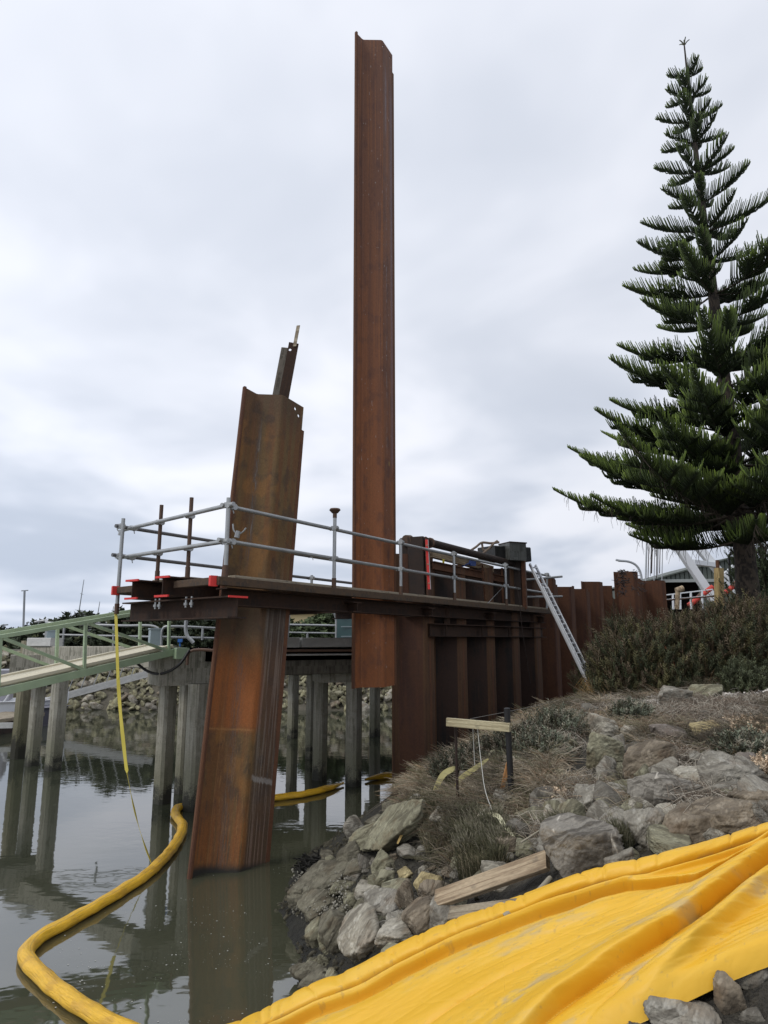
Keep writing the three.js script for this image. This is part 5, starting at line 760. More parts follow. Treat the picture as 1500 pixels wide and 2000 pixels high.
M.bark = std({ map: rep(T.bark, 1.2, 0.7), bumpMap: rep(T.bark, 1.2, 0.7), bumpScale: 0.03, roughness: 0.95 });
{
  const r = rng(4242), base = XZ(1476, 16, 2.2), top = P(1336, 84, 16), tr = thing('norfolk_pine', 'tall dark Norfolk pine with tiered branches and a bare spiked tip', 'tree', base.clone());
  const ax = (y) => { const t = clamp((y - base.y) / (top.y - base.y)); const q = base.clone().lerp(top, t); q.x += 0.10 * Math.sin(t * 5) * (1 - t); return q; };
  { const pos = [], uv = [], idx = [], N = 60, K = 16; for (let i = 0; i <= N; i++) { const y = mix(base.y - 0.4, top.y, i / N), q = ax(y); q.y = y; const t = (y - base.y) / (top.y - base.y), R = mix(0.30, 0.018, Math.pow(clamp(t), 0.8)) + 0.16 * Math.exp(-Math.max(0, y - base.y) * 1.6); for (let k = 0; k <= K; k++) { const a = k / K * 6.283, w = R * (1 + 0.12 * (fbm(Math.cos(a) * 2 + 5, y * 1.6, Math.sin(a) * 2, 4) - 0.5) * 2); pos.push(q.x + Math.cos(a) * w, y, q.z + Math.sin(a) * w); uv.push(k / K * 2, y * 0.6); if (i < N && k < K) { const b = i * (K + 1) + k; idx.push(b, b + K + 1, b + K + 2, b, b + K + 2, b + 1); } } }
    const g = new THREE.BufferGeometry(); g.setAttribute('position', new THREE.Float32BufferAttribute(pos, 3)); g.setAttribute('uv', new THREE.Float32BufferAttribute(uv, 2)); g.setIndex(idx); g.computeVertexNormals(); part('trunk', g, M.bark, tr); }
  // tiers: height at the trunk, reach towards the water side, reach inland, upward slope
  const tiers = [[5.35, 2.5, 1.6, 0.0], [6.0, 3.6, 3.0, 0.04], [6.15, 4.68, 3.7, 0.13], [6.75, 3.5, 3.6, 0.14], [7.2, 3.95, 3.9, 0.16], [7.85, 3.4, 3.5, 0.2], [8.5, 2.85, 3.1, 0.22], [9.2, 2.65, 2.9, 0.24], [10.0, 2.3, 2.7, 0.25], [10.85, 2.0, 2.6, 0.3], [11.7, 2.15, 2.3, 0.27], [12.6, 1.8, 2.1, 0.32], [13.5, 1.55, 1.8, 0.34], [14.3, 1.05, 1.25, 0.4], [15.2, 1.05, 1.35, 0.42], [16.1, 0.75, 1.2, 0.42], [16.75, 0.85, 0.8, 0.4], [17.5, 0.62, 0.85, 0.5], [18.15, 0.5, 0.45, 0.45]];
  const woodAcc = (pts, r0, r1) => { const a = newAcc(); ribbon3(a, pts, r0, r1, [0.04, 0.03, 0.022], [0.03, 0.04, 0.02]); return a; };
  tiers.forEach(([y, Lw, Li, slope], ti) => {
    const n = ti < 1 ? 4 : ti < 9 ? 7 : 6, ph = ti % 2 ? Math.PI : Math.PI + 0.35, c = ax(y);
    for (let b = 0; b < n; b++) {
      if (b && ti > 3 && r() < 0.1) continue;
      const az = ph + b / n * 6.283 + (b ? (r() - 0.5) * 0.45 : (r() - 0.5) * 0.15), west = 0.5 - 0.5 * Math.cos(az), L = mix(Li, Lw, west) * (b ? 0.55 + 0.58 * r() : 0.95 + 0.1 * r()), sl = slope + (b ? (r() - 0.5) * 0.2 : 0), dir = V(Math.cos(az), 0, Math.sin(az)), side = V(-Math.sin(az), 0, Math.cos(az)), bend = (r() - 0.5) * 0.12;
      const curve = (s) => c.clone().addScaledVector(dir, s * L).addScaledVector(side, bend * L * s * s).add(V(0, L * (sl * s * 0.75 - 0.10 * Math.sin(Math.PI * s) * clamp(L / 3) + 0.10 * s * s * s), 0));
      const pts = []; for (let k = 0; k <= 10; k++) pts.push(curve(k / 10));
      const wood = woodAcc(pts, 0.012 + 0.010 * L, 0.006), leaf = newAcc();
      const frond = (cv, len, dirV, sideV, dense, scale, inner) => {  // two combs of upswept cord-like branchlets, standing in a trough
        const m = Math.max(6, Math.round(len / dense)); for (let k = 0; k < m; k++) for (const q of [-1, 1]) {
          const s = inner + (1 - inner) * (k + 0.5 * (q + 1) * 0.5 + r() * 0.35) / m; if (s > 1) continue; const p0 = cv(s), env = Math.pow(Math.sin(Math.PI * clamp(0.13 + 0.84 * s, 0, 1)), 0.75), ln = scale * env * (0.8 + 0.35 * r()); if (r() < 0.04) continue;
          const out = 0.46 + 0.2 * r(), up = 0.86, fw = 0.30 + 0.22 * s, d1 = sideV.clone().multiplyScalar(q * out).add(V(0, up * 0.45, 0)).addScaledVector(dirV, fw).normalize(), d2 = sideV.clone().multiplyScalar(q * out * 0.35).add(V(0, up, 0)).addScaledVector(dirV, fw * 0.75).normalize();
          const p1 = p0.clone().addScaledVector(d1, ln * 0.4), p2 = p1.clone().addScaledVector(d2, ln * 0.35), p3 = p2.clone().addScaledVector(d2, ln * 0.3);
          const tint = 0.7 + 0.6 * r(), young = step(0.35, 0.95, s) * (ti < 11 ? 1 : 0.5); ribbon3(leaf, [p0, p1, p2, p3], 0.0205, 0.009, [0.012 * tint, 0.022 * tint, 0.007], lerp3([0.046 * tint, 0.075 * tint, 0.017], [0.135 * tint, 0.20 * tint, 0.032], young));
        }
      };
      const sc = clamp(0.24 + 0.17 * L, 0.34, 0.66) * (0.9 + 0.2 * r());
      frond(curve, L * (L > 2.2 ? 0.8 : 0.97), dir, side, L > 2 ? 0.042 : 0.042, sc, L > 2.2 ? 0.22 : 0.05);
      if (L > 1.7) for (let k = 0; k < (L > 3 ? 8 : L > 2.3 ? 6 : 3); k++) { // side branches in the lower tiers
        const q = k % 2 ? 1 : -1, s0 = 0.3 + 0.5 * (k + r() * 0.6) / 8, l2 = L * (0.26 + 0.14 * r()) * (1.15 - s0), o = curve(s0), d2 = dir.clone().multiplyScalar(0.72).addScaledVector(side, q * 0.7).normalize(), sd = V(-d2.z, 0, d2.x), cv = (s) => o.clone().addScaledVector(d2, s * l2).add(V(0, l2 * (sl * 0.6 * s + 0.12 * s * s), 0));
        ribbon3(wood, [cv(0), cv(0.35), cv(0.7), cv(1)], 0.014, 0.005, [0.035, 0.028, 0.02], [0.03, 0.04, 0.02]); frond(cv, l2, d2, sd, 0.05, sc * 0.85, 0.1);
      }
      if (ti < 3) for (let k = 0; k < 40; k++) { const s = 0.15 + 0.8 * r(), o = curve(s), d = side.clone().multiplyScalar((r() - 0.5) * 1.2).addScaledVector(dir, 0.5 * r()).add(V(0, -0.5 - 0.5 * r(), 0)).normalize(), l = 0.12 + 0.3 * r(); ribbon3(wood, [o, o.clone().addScaledVector(d, l * 0.5), o.clone().addScaledVector(d, l).add(V(0.05, -0.03, 0))], 0.007, 0.003, [0.035, 0.026, 0.018], [0.05, 0.035, 0.022]); }
      const w = part('branch', accGeo(wood), M.leaf, tr); part('foliage', accGeo(leaf), M.leaf, w);
    }
  });
  const tip = newAcc(), tp = ax(top.y); for (let k = 0; k < 5; k++) { const a = k * 1.257 + 0.4; ribbon3(tip, [tp.clone().add(V(0, -0.06, 0)), tp.clone().add(V(Math.cos(a) * 0.08, 0.03, Math.sin(a) * 0.08)), tp.clone().add(V(Math.cos(a) * 0.14, 0.06, Math.sin(a) * 0.14))], 0.022, 0.014, [0.08, 0.08, 0.05], [0.05, 0.07, 0.03]); } ribbon3(tip, [tp.clone().add(V(0, -0.2, 0)), tp.clone().add(V(0, 0.1, 0))], 0.02, 0.01, [0.08, 0.08, 0.05], [0.06, 0.08, 0.03]); part('leader_bud', accGeo(tip), M.leaf, tr);
}

// ---------------------------------------------------------------- bushes, grass, tufts
function twigGeo(seed, leaves, len, leafLen, leafW, spread) {    // one twig with narrow leaves: shared by thousands of copies
  const r = rng(seed), a = newAcc(), pts = [V(0, 0, 0), V(0.05 * len, 0.35 * len, 0.02), V(0.02 * len, 0.7 * len, 0.06 * len), V(0.08 * len, len, 0.03)]; ribbon3(a, pts, 0.005, 0.002, [0.6, 0.45, 0.35], [0.7, 0.6, 0.4]);
  for (let i = 0; i < leaves; i++) { const t = 0.15 + 0.85 * i / leaves, p = V(mix(0, 0.06 * len, t), t * len, mix(0, 0.04 * len, t)), az = i * 2.4 + r(), d = V(Math.cos(az) * spread, 0.55 + 0.5 * r(), Math.sin(az) * spread).normalize(), s = V(-d.z, 0.2, d.x).normalize(), l = leafLen * (0.7 + 0.6 * r()), b = a.pos.length / 3; const q = (k, w) => p.clone().addScaledVector(d, k * l).addScaledVector(s, w * leafW); for (const v of [q(0, 0), q(0.45, 0.5), q(0.45, -0.5), q(1, 0)]) { a.pos.push(v.x, v.y, v.z); const c = 0.75 + 0.5 * r(); a.col.push(c, c, c); } a.idx.push(b, b + 1, b + 2, b + 1, b + 3, b + 2); }
  return accGeo(a);
}
function scatter(geo, mat, list) { const im = new THREE.InstancedMesh(geo, mat, list.length); list.forEach(([p, s, rx, ry, rz, c], i) => { TE.set(rx, ry, rz, 'YXZ'); TM.compose(p, TQ.setFromEuler(TE), V(s, s, s)); im.setMatrixAt(i, TM); im.setColorAt(i, c); }); return im; }
M.shrub = std({ vertexColors: true, roughness: 0.8 });
const TW = { fine: twigGeo(1, 26, 0.34, 0.06, 0.014, 0.9), mid: twigGeo(2, 22, 0.30, 0.07, 0.02, 1.0), round: twigGeo(3, 18, 0.22, 0.055, 0.035, 1.1), sprig: twigGeo(6, 22, 0.2, 0.035, 0.014, 1.0), bare: twigGeo(4, 7, 0.42, 0.03, 0.008, 0.6), far: twigGeo(5, 20, 0.55, 0.2, 0.15, 1.2) };
function shrub(name, label, at, rx, ry, rz, twigs, colour, geo, seed, group, lump = 0.5) {
  const r = rng(seed), s = thing(name, label, name.includes('tree') ? 'tree' : 'bush', at.clone(), group), st = newAcc(), list = [];
  for (let k = 0; k < 9; k++) { const a = r() * 6.283, q = 0.3 + 0.5 * r(); ribbon3(st, [at.clone().add(V(0, -0.15, 0)), at.clone().add(V(Math.cos(a) * rx * q * 0.35, ry * 0.4, Math.sin(a) * rz * q * 0.35)), at.clone().add(V(Math.cos(a) * rx * q, ry * (0.75 + 0.3 * r()), Math.sin(a) * rz * q))], 0.02 * Math.max(1, ry * 0.5), 0.006, [0.05, 0.035, 0.025], [0.05, 0.035, 0.025]); }
  part('stem', accGeo(st), M.shrub, s);
  while (list.length < twigs) {
    const z = r() * 1.15 - 0.15, a = r() * 6.283, q = Math.sqrt(Math.max(0, 1 - z * z)), dep = Math.pow(r(), 0.45), lob = 1 - lump * 0.5 + lump * fbm(Math.cos(a) * 1.6 + seed, z * 2.2, Math.sin(a) * 1.6, 3), R = dep * lob; if (fbm(Math.cos(a) * 3 + seed, z * 5, Math.sin(a) * 3, 2) < 0.34 && dep > 0.6) continue;
    const p = V(Math.cos(a) * q * rx * R, z * ry * R + ry * 0.04, Math.sin(a) * q * rz * R); list.push([p, 0.7 + 0.6 * r(), (r() - 0.3) * 1.3, -a + 1.57 + (r() - 0.5) * 1.8, (r() - 0.5) * 1.3, colour(r, dep, z)]);
  }
  stuff('foliage', scatter(geo, M.shrub, list), null, null, s);
  if (name === 'scrub_bush') { const tw = []; for (let k = 0; k < 420; k++) { const z = r(), a = r() * 6.283, q = Math.sqrt(1 - z * z), R = 0.75 + 0.25 * r(); tw.push([V(Math.cos(a) * q * rx * R, z * ry * R, Math.sin(a) * q * rz * R), 0.5 + 0.7 * r(), (r() - 0.3) * 1.4, r() * 6.28, (r() - 0.5) * 1.4, tone(r, [0.2, 0.15, 0.105])]); } stuff('bare_twigs', scatter(TW.bare, M.shrub, tw), null, null, s); }
  return s;
}
const tone = (r, c, v = 0.35) => { const k = 1 - v + 2 * v * r(); return rgb(c[0] * k, c[1] * k, c[2] * k); };
{
  const dk = (r, d, z) => r() < 0.22 + 0.3 * step(0.45, 1, z) ? tone(r, [0.115, 0.085, 0.052]) : r() < 0.4 ? tone(r, [0.12, 0.11, 0.045]) : tone(r, [0.05, 0.06, 0.026]);
  const brown = (r) => r() < 0.5 ? tone(r, [0.12, 0.092, 0.058]) : tone(r, [0.07, 0.075, 0.032]);
  const B = (px, Z, dx = 0) => { const q = XZ(px, Z); return V(q.x + dx, ground(q.x + dx, Z) - 0.05, -Z); };
  const set = [
    ['dense dark scrub bush behind the ladder foot with brown twigs', B(1228, 16.0), 0.95, 1.3, 0.9, 2800, brown, TW.fine],
    ['broad dark green scrub bush with yellow-green shoots in its middle', B(1285, 13.0), 0.95, 1.22, 0.9, 3200, dk, TW.fine],
    ['dark scrub bush in front of the red struts and railing', B(1362, 12.9), 1.0, 1.2, 0.9, 3200, dk, TW.fine],
    ['dark olive scrub bush at the foot of the pine trunk', B(1440, 12.8), 1.0, 1.28, 0.9, 3200, dk, TW.fine],
    ['dark scrub bush beyond the pine trunk at the edge', B(1515, 12.8), 1.0, 1.4, 0.9, 2600, dk, TW.fine],
    ['brown twiggy bush against the brown sheet piles', B(1235, 16.6), 0.9, 1.75, 0.8, 2000, brown, TW.bare],
    ['thin twiggy bush between the wall and the pine', B(1330, 16.5), 1.2, 1.5, 0.8, 2200, brown, TW.bare],
  ];
  set.forEach(([l, p, x, y, z, n, c, g], i) => shrub('scrub_bush', l, p, x, y * 0.96, z, n, c, g, 50 + i * 3, undefined, 0.85));
  shrub('hedge_tree', 'dark green leafy tree at the edge behind the pine trunk', V(XZ(1512, 21).x, 2.6, -21), 0.95, 3.9, 1.2, 3600, (r) => tone(r, [0.05, 0.07, 0.028]), TW.round, 91);
  { // creeper stem with reddish bark in the bushes
    const pts = [hit(1310, 1340, 0.05), P(1319, 1310, 12.2), P(1312, 1285, 12.3), P(1298, 1262, 12.4), P(1287, 1250, 12.5)]; solo('bare_creeper', pipe(pts, 0.014, 30, 6), std({ color: rgb(0.33, 0.12, 0.06) }), 'reddish bare stem curling up in front of the dark bushes', 'stem');
  }
  // grey-green ground shrubs on the crest of the bank
  const sil = (r) => r() < 0.35 ? tone(r, [0.22, 0.2, 0.15]) : tone(r, [0.13, 0.145, 0.10]), dull = (r) => r() < 0.4 ? tone(r, [0.16, 0.135, 0.10]) : tone(r, [0.07, 0.075, 0.048]);
  const gs = [[1085, 1432, 0.42, 0.34, sil, 'silvery green shrub with small pale leaves above the grass slope'], [1060, 1470, 0.36, 0.24, sil, 'light green leafy shrub hanging over dead twigs'], [1020, 1462, 0.36, 0.26, dull, 'dull tangled shrub in front of the sheet pile wall'], [960, 1476, 0.4, 0.24, dull, 'low dull green shrub at the foot of the wall behind the string'], [905, 1508, 0.38, 0.22, dull, 'low dark scrub along the wall behind the thin dark post'], [1455, 1338, 0.34, 0.42, (r) => tone(r, [0.085, 0.10, 0.05]), 'fresh green small shrub beside the shell patch'], [1460, 1478, 0.28, 0.2, sil, 'small green shrub between dead flower stems'], [1235, 1405, 0.2, 0.22, sil, 'tiny green sprig between the pale rocks']];
  gs.forEach(([x, y, w, h, c, l], i) => { const p = hit(x, y + 14); shrub('ground_shrub', l, p.setY(p.y - 0.05), w, h, w * 0.8, 700, c, TW.sprig, 120 + i * 5); });

  // blade geometry for grasses
  const blades = (n, seed, h, lean, w, curl) => { const r = rng(seed), a = newAcc(); for (let k = 0; k < n; k++) { const az = r() * 6.283, R = 0.05 * Math.sqrt(r()), hh = h * (0.55 + 0.6 * r()), ln = lean * (0.4 + r()), o = V(Math.cos(az) * R, 0, Math.sin(az) * R), dx = Math.cos(az + r() - 0.5), dz = Math.sin(az + r() - 0.5); const c0 = [0.55, 0.52, 0.48], c1 = [1.05, 1.0, 0.92]; ribbon3(a, [o, o.clone().add(V(dx * ln * 0.25, hh * 0.5, dz * ln * 0.25)), o.clone().add(V(dx * ln * 0.7, hh * 0.9, dz * ln * 0.7)), o.clone().add(V(dx * ln * 1.25, hh * (1 - curl), dz * ln * 1.25))], w, w * 0.35, c0, c1); } return accGeo(a); };
  const dry = blades(12, 7, 0.13, 0.12, 0.0028, 0.25), mat = blades(10, 8, 0.07, 0.17, 0.003, 0.3), up = blades(16, 9, 0.17, 0.03, 0.0042, 0.0), tussock = blades(46, 10, 0.55, 0.3, 0.0045, 0.5);
  const r = rng(313), L1 = [], L2 = [];
  for (let i = 0; i < 90000 && L1.length < 15000; i++) {
    const Z = mix(3.6, 15.5, Math.sqrt(r())), x = ramp(SHORE, Z) + 1.35 + 6.2 * r(), n = fbm(x * 0.9, Z * 0.9, 21, 4), d = inland(x, Z); if (n < 0.43 + 0.22 * step(1.5, 3.2, x) * (1 - step(11, 13, Z)) || d < 1.25 + 0.5 * fbm(x * 2, Z * 2, 3, 2)) continue; if (Z < 6.4 && r() < 0.75) continue; if (Math.hypot((x - 4.9) / 1.7, (Z - 11.7) / 0.9) < 1 && r() < 0.9) continue;
    const p = V(x, ground(x, Z) - 0.012, -Z); if (ROCKAT.some(([a, b, k]) => Math.hypot(a - x, b + Z) < k * 1.0)) continue; { const [sx, sy] = proj(p); if (onSheet(sx, sy, 14)) continue; } const c = r() < 0.55 ? tone(r, [0.38, 0.34, 0.27]) : r() < 0.6 ? tone(r, [0.2, 0.195, 0.12]) : tone(r, [0.30, 0.22, 0.15]); c.multiplyScalar(0.4 + 1.1 * step(0.3, 0.72, fbm(x * 2.2, Z * 2.2, 41, 3))); (r() < 0.5 ? L1 : L2).push([p, 0.7 + 0.8 * r(), (r() - 0.5) * 0.9, r() * 6.28, (r() - 0.5) * 0.9, c]);
  }
  stuff('dry_grass', scatter(dry, M.shrub, L1), 'tangle of dry grey grass and dead stems over the upper bank', 'grass'); stuff('dead_litter', scatter(mat, M.shrub, L2), 'mat of dead stems and creeping litter between the bank rocks', 'undergrowth');
  { // pale woody stems lying in tangles over the upper bank
    const q = rng(717), mk = (seed) => { const a = newAcc(), z = rng(seed); for (let k = 0; k < 5; k++) { const o = V((z() - 0.5) * 0.2, 0.01, (z() - 0.5) * 0.2), az = z() * 6.28, l = 0.16 + 0.2 * z(), pts = [o]; for (let i = 1; i < 5; i++) pts.push(o.clone().add(V(Math.cos(az + i * 0.4 * (z() - 0.5)) * l * i / 4, 0.09 * Math.sin(i / 4 * 3.1) * (0.4 + z()), Math.sin(az + i * 0.5 * (z() - 0.5)) * l * i / 4))); ribbon3(a, pts, 0.0042, 0.002, [0.85, 0.85, 0.85], [1.1, 1.1, 1.1]); } return accGeo(a); }, list = [];
    for (let i = 0; i < 40000 && list.length < 1900; i++) { const px = mix(1010, 1500, q()), py = mix(1370, 1640, q()); if (fbm(px * 0.012, py * 0.02, 31, 3) < (py < 1490 ? 0.44 : 0.55) || onSheet(px, py, 20)) continue; const p = hit(px, py); if (p.z < -15 || ROCKAT.some(([a, b, k]) => Math.hypot(a - p.x, b - p.z) < k * 0.95)) continue; list.push([p.add(V(0, 0.02, 0)), 0.5 + 0.5 * q(), (q() - 0.5) * 0.9, q() * 6.28, (q() - 0.5) * 0.9, tone(q, q() < 0.6 ? [0.40, 0.36, 0.295] : [0.22, 0.17, 0.125])]); }
    stuff('dry_stems', scatter(mk(1), M.shrub, list), 'tangle of pale dry woody stems between the upper bank rocks', 'undergrowth');
  }
  const tuft = (px, py, w, h, n, c, l, g = up, k = 1) => { const list = []; let gd = 0; while (list.length < n && gd++ < n * 20) { const a = r() * 6.283, q = Math.sqrt(r()), x = px + Math.cos(a) * w * q, y = py + Math.sin(a) * h * q; if (fbm(x * 0.03, y * 0.03, 5, 2) < 0.3) continue; const p = hit(x, y); list.push([p.add(V(0, -0.01, 0)), k * (0.75 + 0.6 * r()), (r() - 0.5) * 0.3, r() * 6.28, (r() - 0.5) * 0.3, c(r)]); } const c0 = hit(px, py), t = thing('grass_tuft', l, 'grass tuft', c0); list.forEach((e) => e[0].sub(c0)); stuff('blades', scatter(g, M.shrub, list), null, null, t); };
  const gg = (q) => q() < 0.5 ? tone(q, [0.24, 0.23, 0.175]) : tone(q, [0.12, 0.125, 0.075]), ol = (q) => q() < 0.3 ? tone(q, [0.2, 0.18, 0.12]) : tone(q, [0.085, 0.085, 0.045]);
  tuft(935, 1650, 62, 46, 900, gg, 'tall grey upright tuft in the middle of the slope above the plank'); tuft(870, 1640, 40, 40, 420, ol, 'dark olive tuft beside the tall grey tuft near the pinkish cobble'); tuft(930, 1700, 50, 22, 320, ol, 'low olive tuft just above the long timber plank'); tuft(835, 1590, 30, 24, 260, ol, 'small olive tuft next to the very large slab'); tuft(1100, 1640, 26, 16, 160, gg, 'short grey tuft above the biggest boulder'); tuft(1215, 1655, 18, 14, 130, gg, 'short grey tuft between the biggest boulder and the steep slab'); tuft(955, 1500, 70, 14, 300, gg, 'strip of grey tufts along the crest behind the timber rail');
  const st = (q) => q() < 0.6 ? tone(q, [0.42, 0.25, 0.085]) : tone(q, [0.26, 0.19, 0.09]);
  tuft(1166, 1368, 10, 7, 7, st, 'long orange-yellow dry tussock at the foot of the ladder', tussock, 0.8); tuft(1185, 1340, 22, 12, 22, (q) => q() < 0.5 ? tone(q, [0.2, 0.16, 0.06]) : tone(q, [0.11, 0.12, 0.045]), 'greenish tussock hanging beside the dry tussock', tussock, 0.75);
  const fx = (px, py, w, h, l) => { const list = []; for (let k = 0; k < 220; k++) { const p = hit(px + (r() - 0.5) * 2 * w, py + (r() - 0.5) * 2 * h, 0.02 + 0.05 * r()); list.push([p, 0.25 + 0.3 * r(), (r() - 0.5) * 2, r() * 6, (r() - 0.5) * 2, tone(r, [0.55, 0.43, 0.30])]); } const c0 = hit(px, py), t = thing('dead_flowers', l, 'dead flowers', c0); list.forEach((e) => e[0].sub(c0)); stuff('flower_heads', scatter(TW.round, M.shrub, list), null, null, t); };
  fx(1180, 1402, 20, 10, 'cream dead flower heads on the pale rough rock'); fx(1466, 1424, 36, 14, 'cream dead flower heads at the edge beside the yellow-stained rock'); fx(1490, 1485, 16, 30, 'pale dead flower heads low at the edge of the bank'); fx(1085, 1563, 14, 8, 'small pinkish dead flower heads beside the cube-shaped rock');
  { // black weed at the waterline
    const a = newAcc(), c = hit(594, 1690); for (let k = 0; k < 130; k++) { const p = hit(mix(585, 630, r()), mix(1672, 1712, r())), d = V(r() - 0.7, 0.4 * r(), r() - 0.3).normalize(); ribbon3(a, [p, p.clone().addScaledVector(d, 0.05), p.clone().addScaledVector(d, 0.09 + 0.05 * r()).add(V(0, -0.02, 0))], 0.014, 0.01, [0.012, 0.011, 0.008], [0.012, 0.011, 0.008]); } stuff('seaweed', new THREE.Mesh(accGeo(a), M.shrub), 'black seaweed clump at the outermost waterline of the bank', 'seaweed');
  }
}

// ---------------------------------------------------------------- beyond the bushes: street lamp, crane, workshop, railing
{
  const grey = std({ color: rgb(0.36, 0.38, 0.40), roughness: 0.5 }), lamp = thing('street_lamp', 'grey street lamp with a curved arm behind the tall wall piles', 'street lamp', P(1256, 1170, 40)); const Zl = 40; part('pole', pipe([P(1258, 1200, Zl), P(1255, 1150, Zl), P(1250, 1116, Zl), P(1241, 1103, Zl), P(1228, 1097, Zl), P(1208, 1095, Zl)], 0.07, 40, 8), grey, lamp); part('lamp_head', beam(P(1212, 1095.5, Zl), P(1203, 1093.5, Zl), 0.16, 0.1), grey, lamp);
  const Zc = 40, white = std({ color: rgb(0.66, 0.68, 0.70), roughness: 0.45 }), cr = thing('crane', 'white crane mast frame leaning behind the pine branches', 'crane', P(1420, 1180, Zc)), side = V(0, 0, -1);
  part('mast_leg', beam(P(1394, 1172, Zc), P(1302, 1035, Zc), 0.45, 0.4, side), white, cr); part('mast_leg', beam(P(1450, 1172, Zc + 2), P(1322, 1018, Zc + 2), 0.45, 0.4, side), white, cr); part('cross_tie', beam(P(1352, 1098, Zc), P(1400, 1104, Zc + 2), 0.3, 0.35, side), white, cr); part('cross_tie', beam(P(1322, 1055, Zc), P(1352, 1057, Zc + 2), 0.12, 0.14, side), M.iron, cr); part('stay', beam(P(1408, 1128, Zc + 1), P(1440, 1098, Zc + 1), 0.16, 0.2, side), white, cr);
  for (let k = 0; k < 9; k++) { const x = 1263 + k * 3.6 + (k % 3); part('hoist_rope', tube(P(x - (k < 4 ? 2 : 1), 1135 - (k % 4) * 5, Zc - 1), P(x + 1, 1030, Zc - 1), k % 3 ? 0.025 : 0.05, 6), k % 2 ? M.iron : grey, cr); }
  for (const [a, b] of [[[1345, 1183], [1392, 1146]], [[1412, 1162], [1456, 1124]]]) { const c = part('strut', tube(P(...a, Zc - 2), P(...b, Zc - 2), 0.14, 10), std({ color: rgb(0.5, 0.04, 0.025), roughness: 0.5 }), cr); const m = P((a[0] + b[0]) / 2, (a[1] + b[1]) / 2, Zc - 2); part('collar', tube(m.clone().add(V(-0.1, -0.1, 0)), m.clone().add(V(0.1, 0.08, 0)), 0.18, 10), M.galvDark, c); }
  // workshop building with a corrugated green-grey gable
  const Zb = 62, cl = std({ color: rgb(0.085, 0.10, 0.085), roughness: 0.6 }), bd = thing('workshop', 'dark green-grey corrugated workshop with a wide open door behind the crane', 'building', P(1400, 1190, Zb)), x0 = P(1288, 1133, Zb).x, x1 = P(1560, 1133, Zb).x, e = P(1300, 1135, Zb).y, ridge = P(1440, 1087, Zb).y, xm = P(1440, 1087, Zb).x;
  const roofY = (x) => x < xm ? mix(e + 0.35, ridge, (x - x0) / (xm - x0)) : mix(ridge, e + 0.35, (x - xm) / (x1 + 6 - xm));
  for (let x = x0; x < x1; x += 0.42) { const y = roofY(x); part('cladding_sheet', beam(V(x, e + 0.1, -Zb), V(x, y, -Zb), 0.36, 0.09, V(0, 0, 1), 0.03), cl, bd); }
  const gable = (y0, z, th) => { const q = new THREE.Shape(); q.moveTo(x0, y0); q.lineTo(x0, e + 0.22); q.lineTo(xm, ridge); q.lineTo(x1 + 6, e + 0.3); q.lineTo(x1 + 6, y0); q.closePath(); const g = new THREE.ExtrudeGeometry(q, { depth: th, bevelEnabled: false }); g.translate(0, 0, z); return boxUV(plain(g)); };
  part('gable_wall', gable(e + 0.02, -Zb - 0.3, 0.12), cl, bd); part('back_wall', gable(2.6, -Zb - 14.2, 0.2), M.iron, bd);
  part('door_head', beam(V(x0, e, -Zb + 0.12), V(x1, e + 0.12, -Zb + 0.12), 0.2, 0.28), std({ color: rgb(0.3, 0.32, 0.31) }), bd);
  part('side_wall', blockAt(V(P(1440, 1150, Zb).x, (e + 2.4) / 2, -Zb - 0.1), P(1520, 1150, Zb).x - P(1372, 1150, Zb).x, e - 2.4, 0.2), cl, bd);
  { const s = new THREE.Shape(); s.moveTo(x0 - 0.3, e + 0.3); s.lineTo(xm, ridge + 0.12); s.lineTo(x1 + 6, e + 0.4); s.lineTo(x1 + 6, e + 0.28); s.lineTo(xm, ridge); s.lineTo(x0 - 0.3, e + 0.18); s.closePath(); const g = new THREE.ExtrudeGeometry(s, { depth: 15, bevelEnabled: false }); g.translate(0, 0, -Zb - 14.6); part('roof', boxUV(plain(g)), cl, bd); }
  part('floor', blockAt(V((x0 + x1) / 2, 2.72, -Zb - 7), x1 - x0, 0.1, 14), M.concreteDark, bd); part('side_wall', blockAt(V(x0, (e + 2.6) / 2, -Zb - 7), 0.2, e - 2.6, 14), cl, bd);
  for (const px of [1293, 1306]) part('window', blockAt(V(P(px, 1155, Zb).x, P(px, 1152, Zb).y, -Zb - 13.7), 0.9, 1.2, 0.1), std({ color: rgb(0.42, 0.42, 0.34) }), bd);
  const rl = thing('barrier_railing', 'white railing standing in front of the open workshop door', 'railing', P(1340, 1185, 30)), Zr = 30; part('rail', beam(P(1292, 1163, Zr), P(1392, 1151, Zr), 0.05, 0.05), white, rl); part('rail', beam(P(1292, 1172, Zr), P(1392, 1163, Zr), 0.04, 0.04), white, rl); for (const x of [1299, 1315, 1329, 1350, 1372]) part('post', beam(P(x, 1190, Zr), P(x - 1, 1162 - (x - 1300) * 0.12, Zr), 0.07, 0.07, V(0, 0, 1)), white, rl);
  solo('cable_rail', tube(P(1270, 1175, 26), P(1400, 1164, 26), 0.03, 8), M.galvDark, 'long thin grey tube rail running in front of the white railing', 'rail');
  const yp = thing('timber_post', 'pale yellowish timber post with a rusty cap before the crane', 'post', P(1404, 1170, 24)); part('post', beam(P(1405, 1185, 24), P(1404, 1110, 24), 0.24, 0.24, V(0.4, 0, 1)), std({ map: rep(T.wood, 1), color: rgb(0.95, 0.9, 0.6) }), yp); part('cap', beam(P(1402, 1112, 24), P(1401, 1094, 24), 0.09, 0.1, V(0.4, 0, 1)), M.wallEdge, yp);
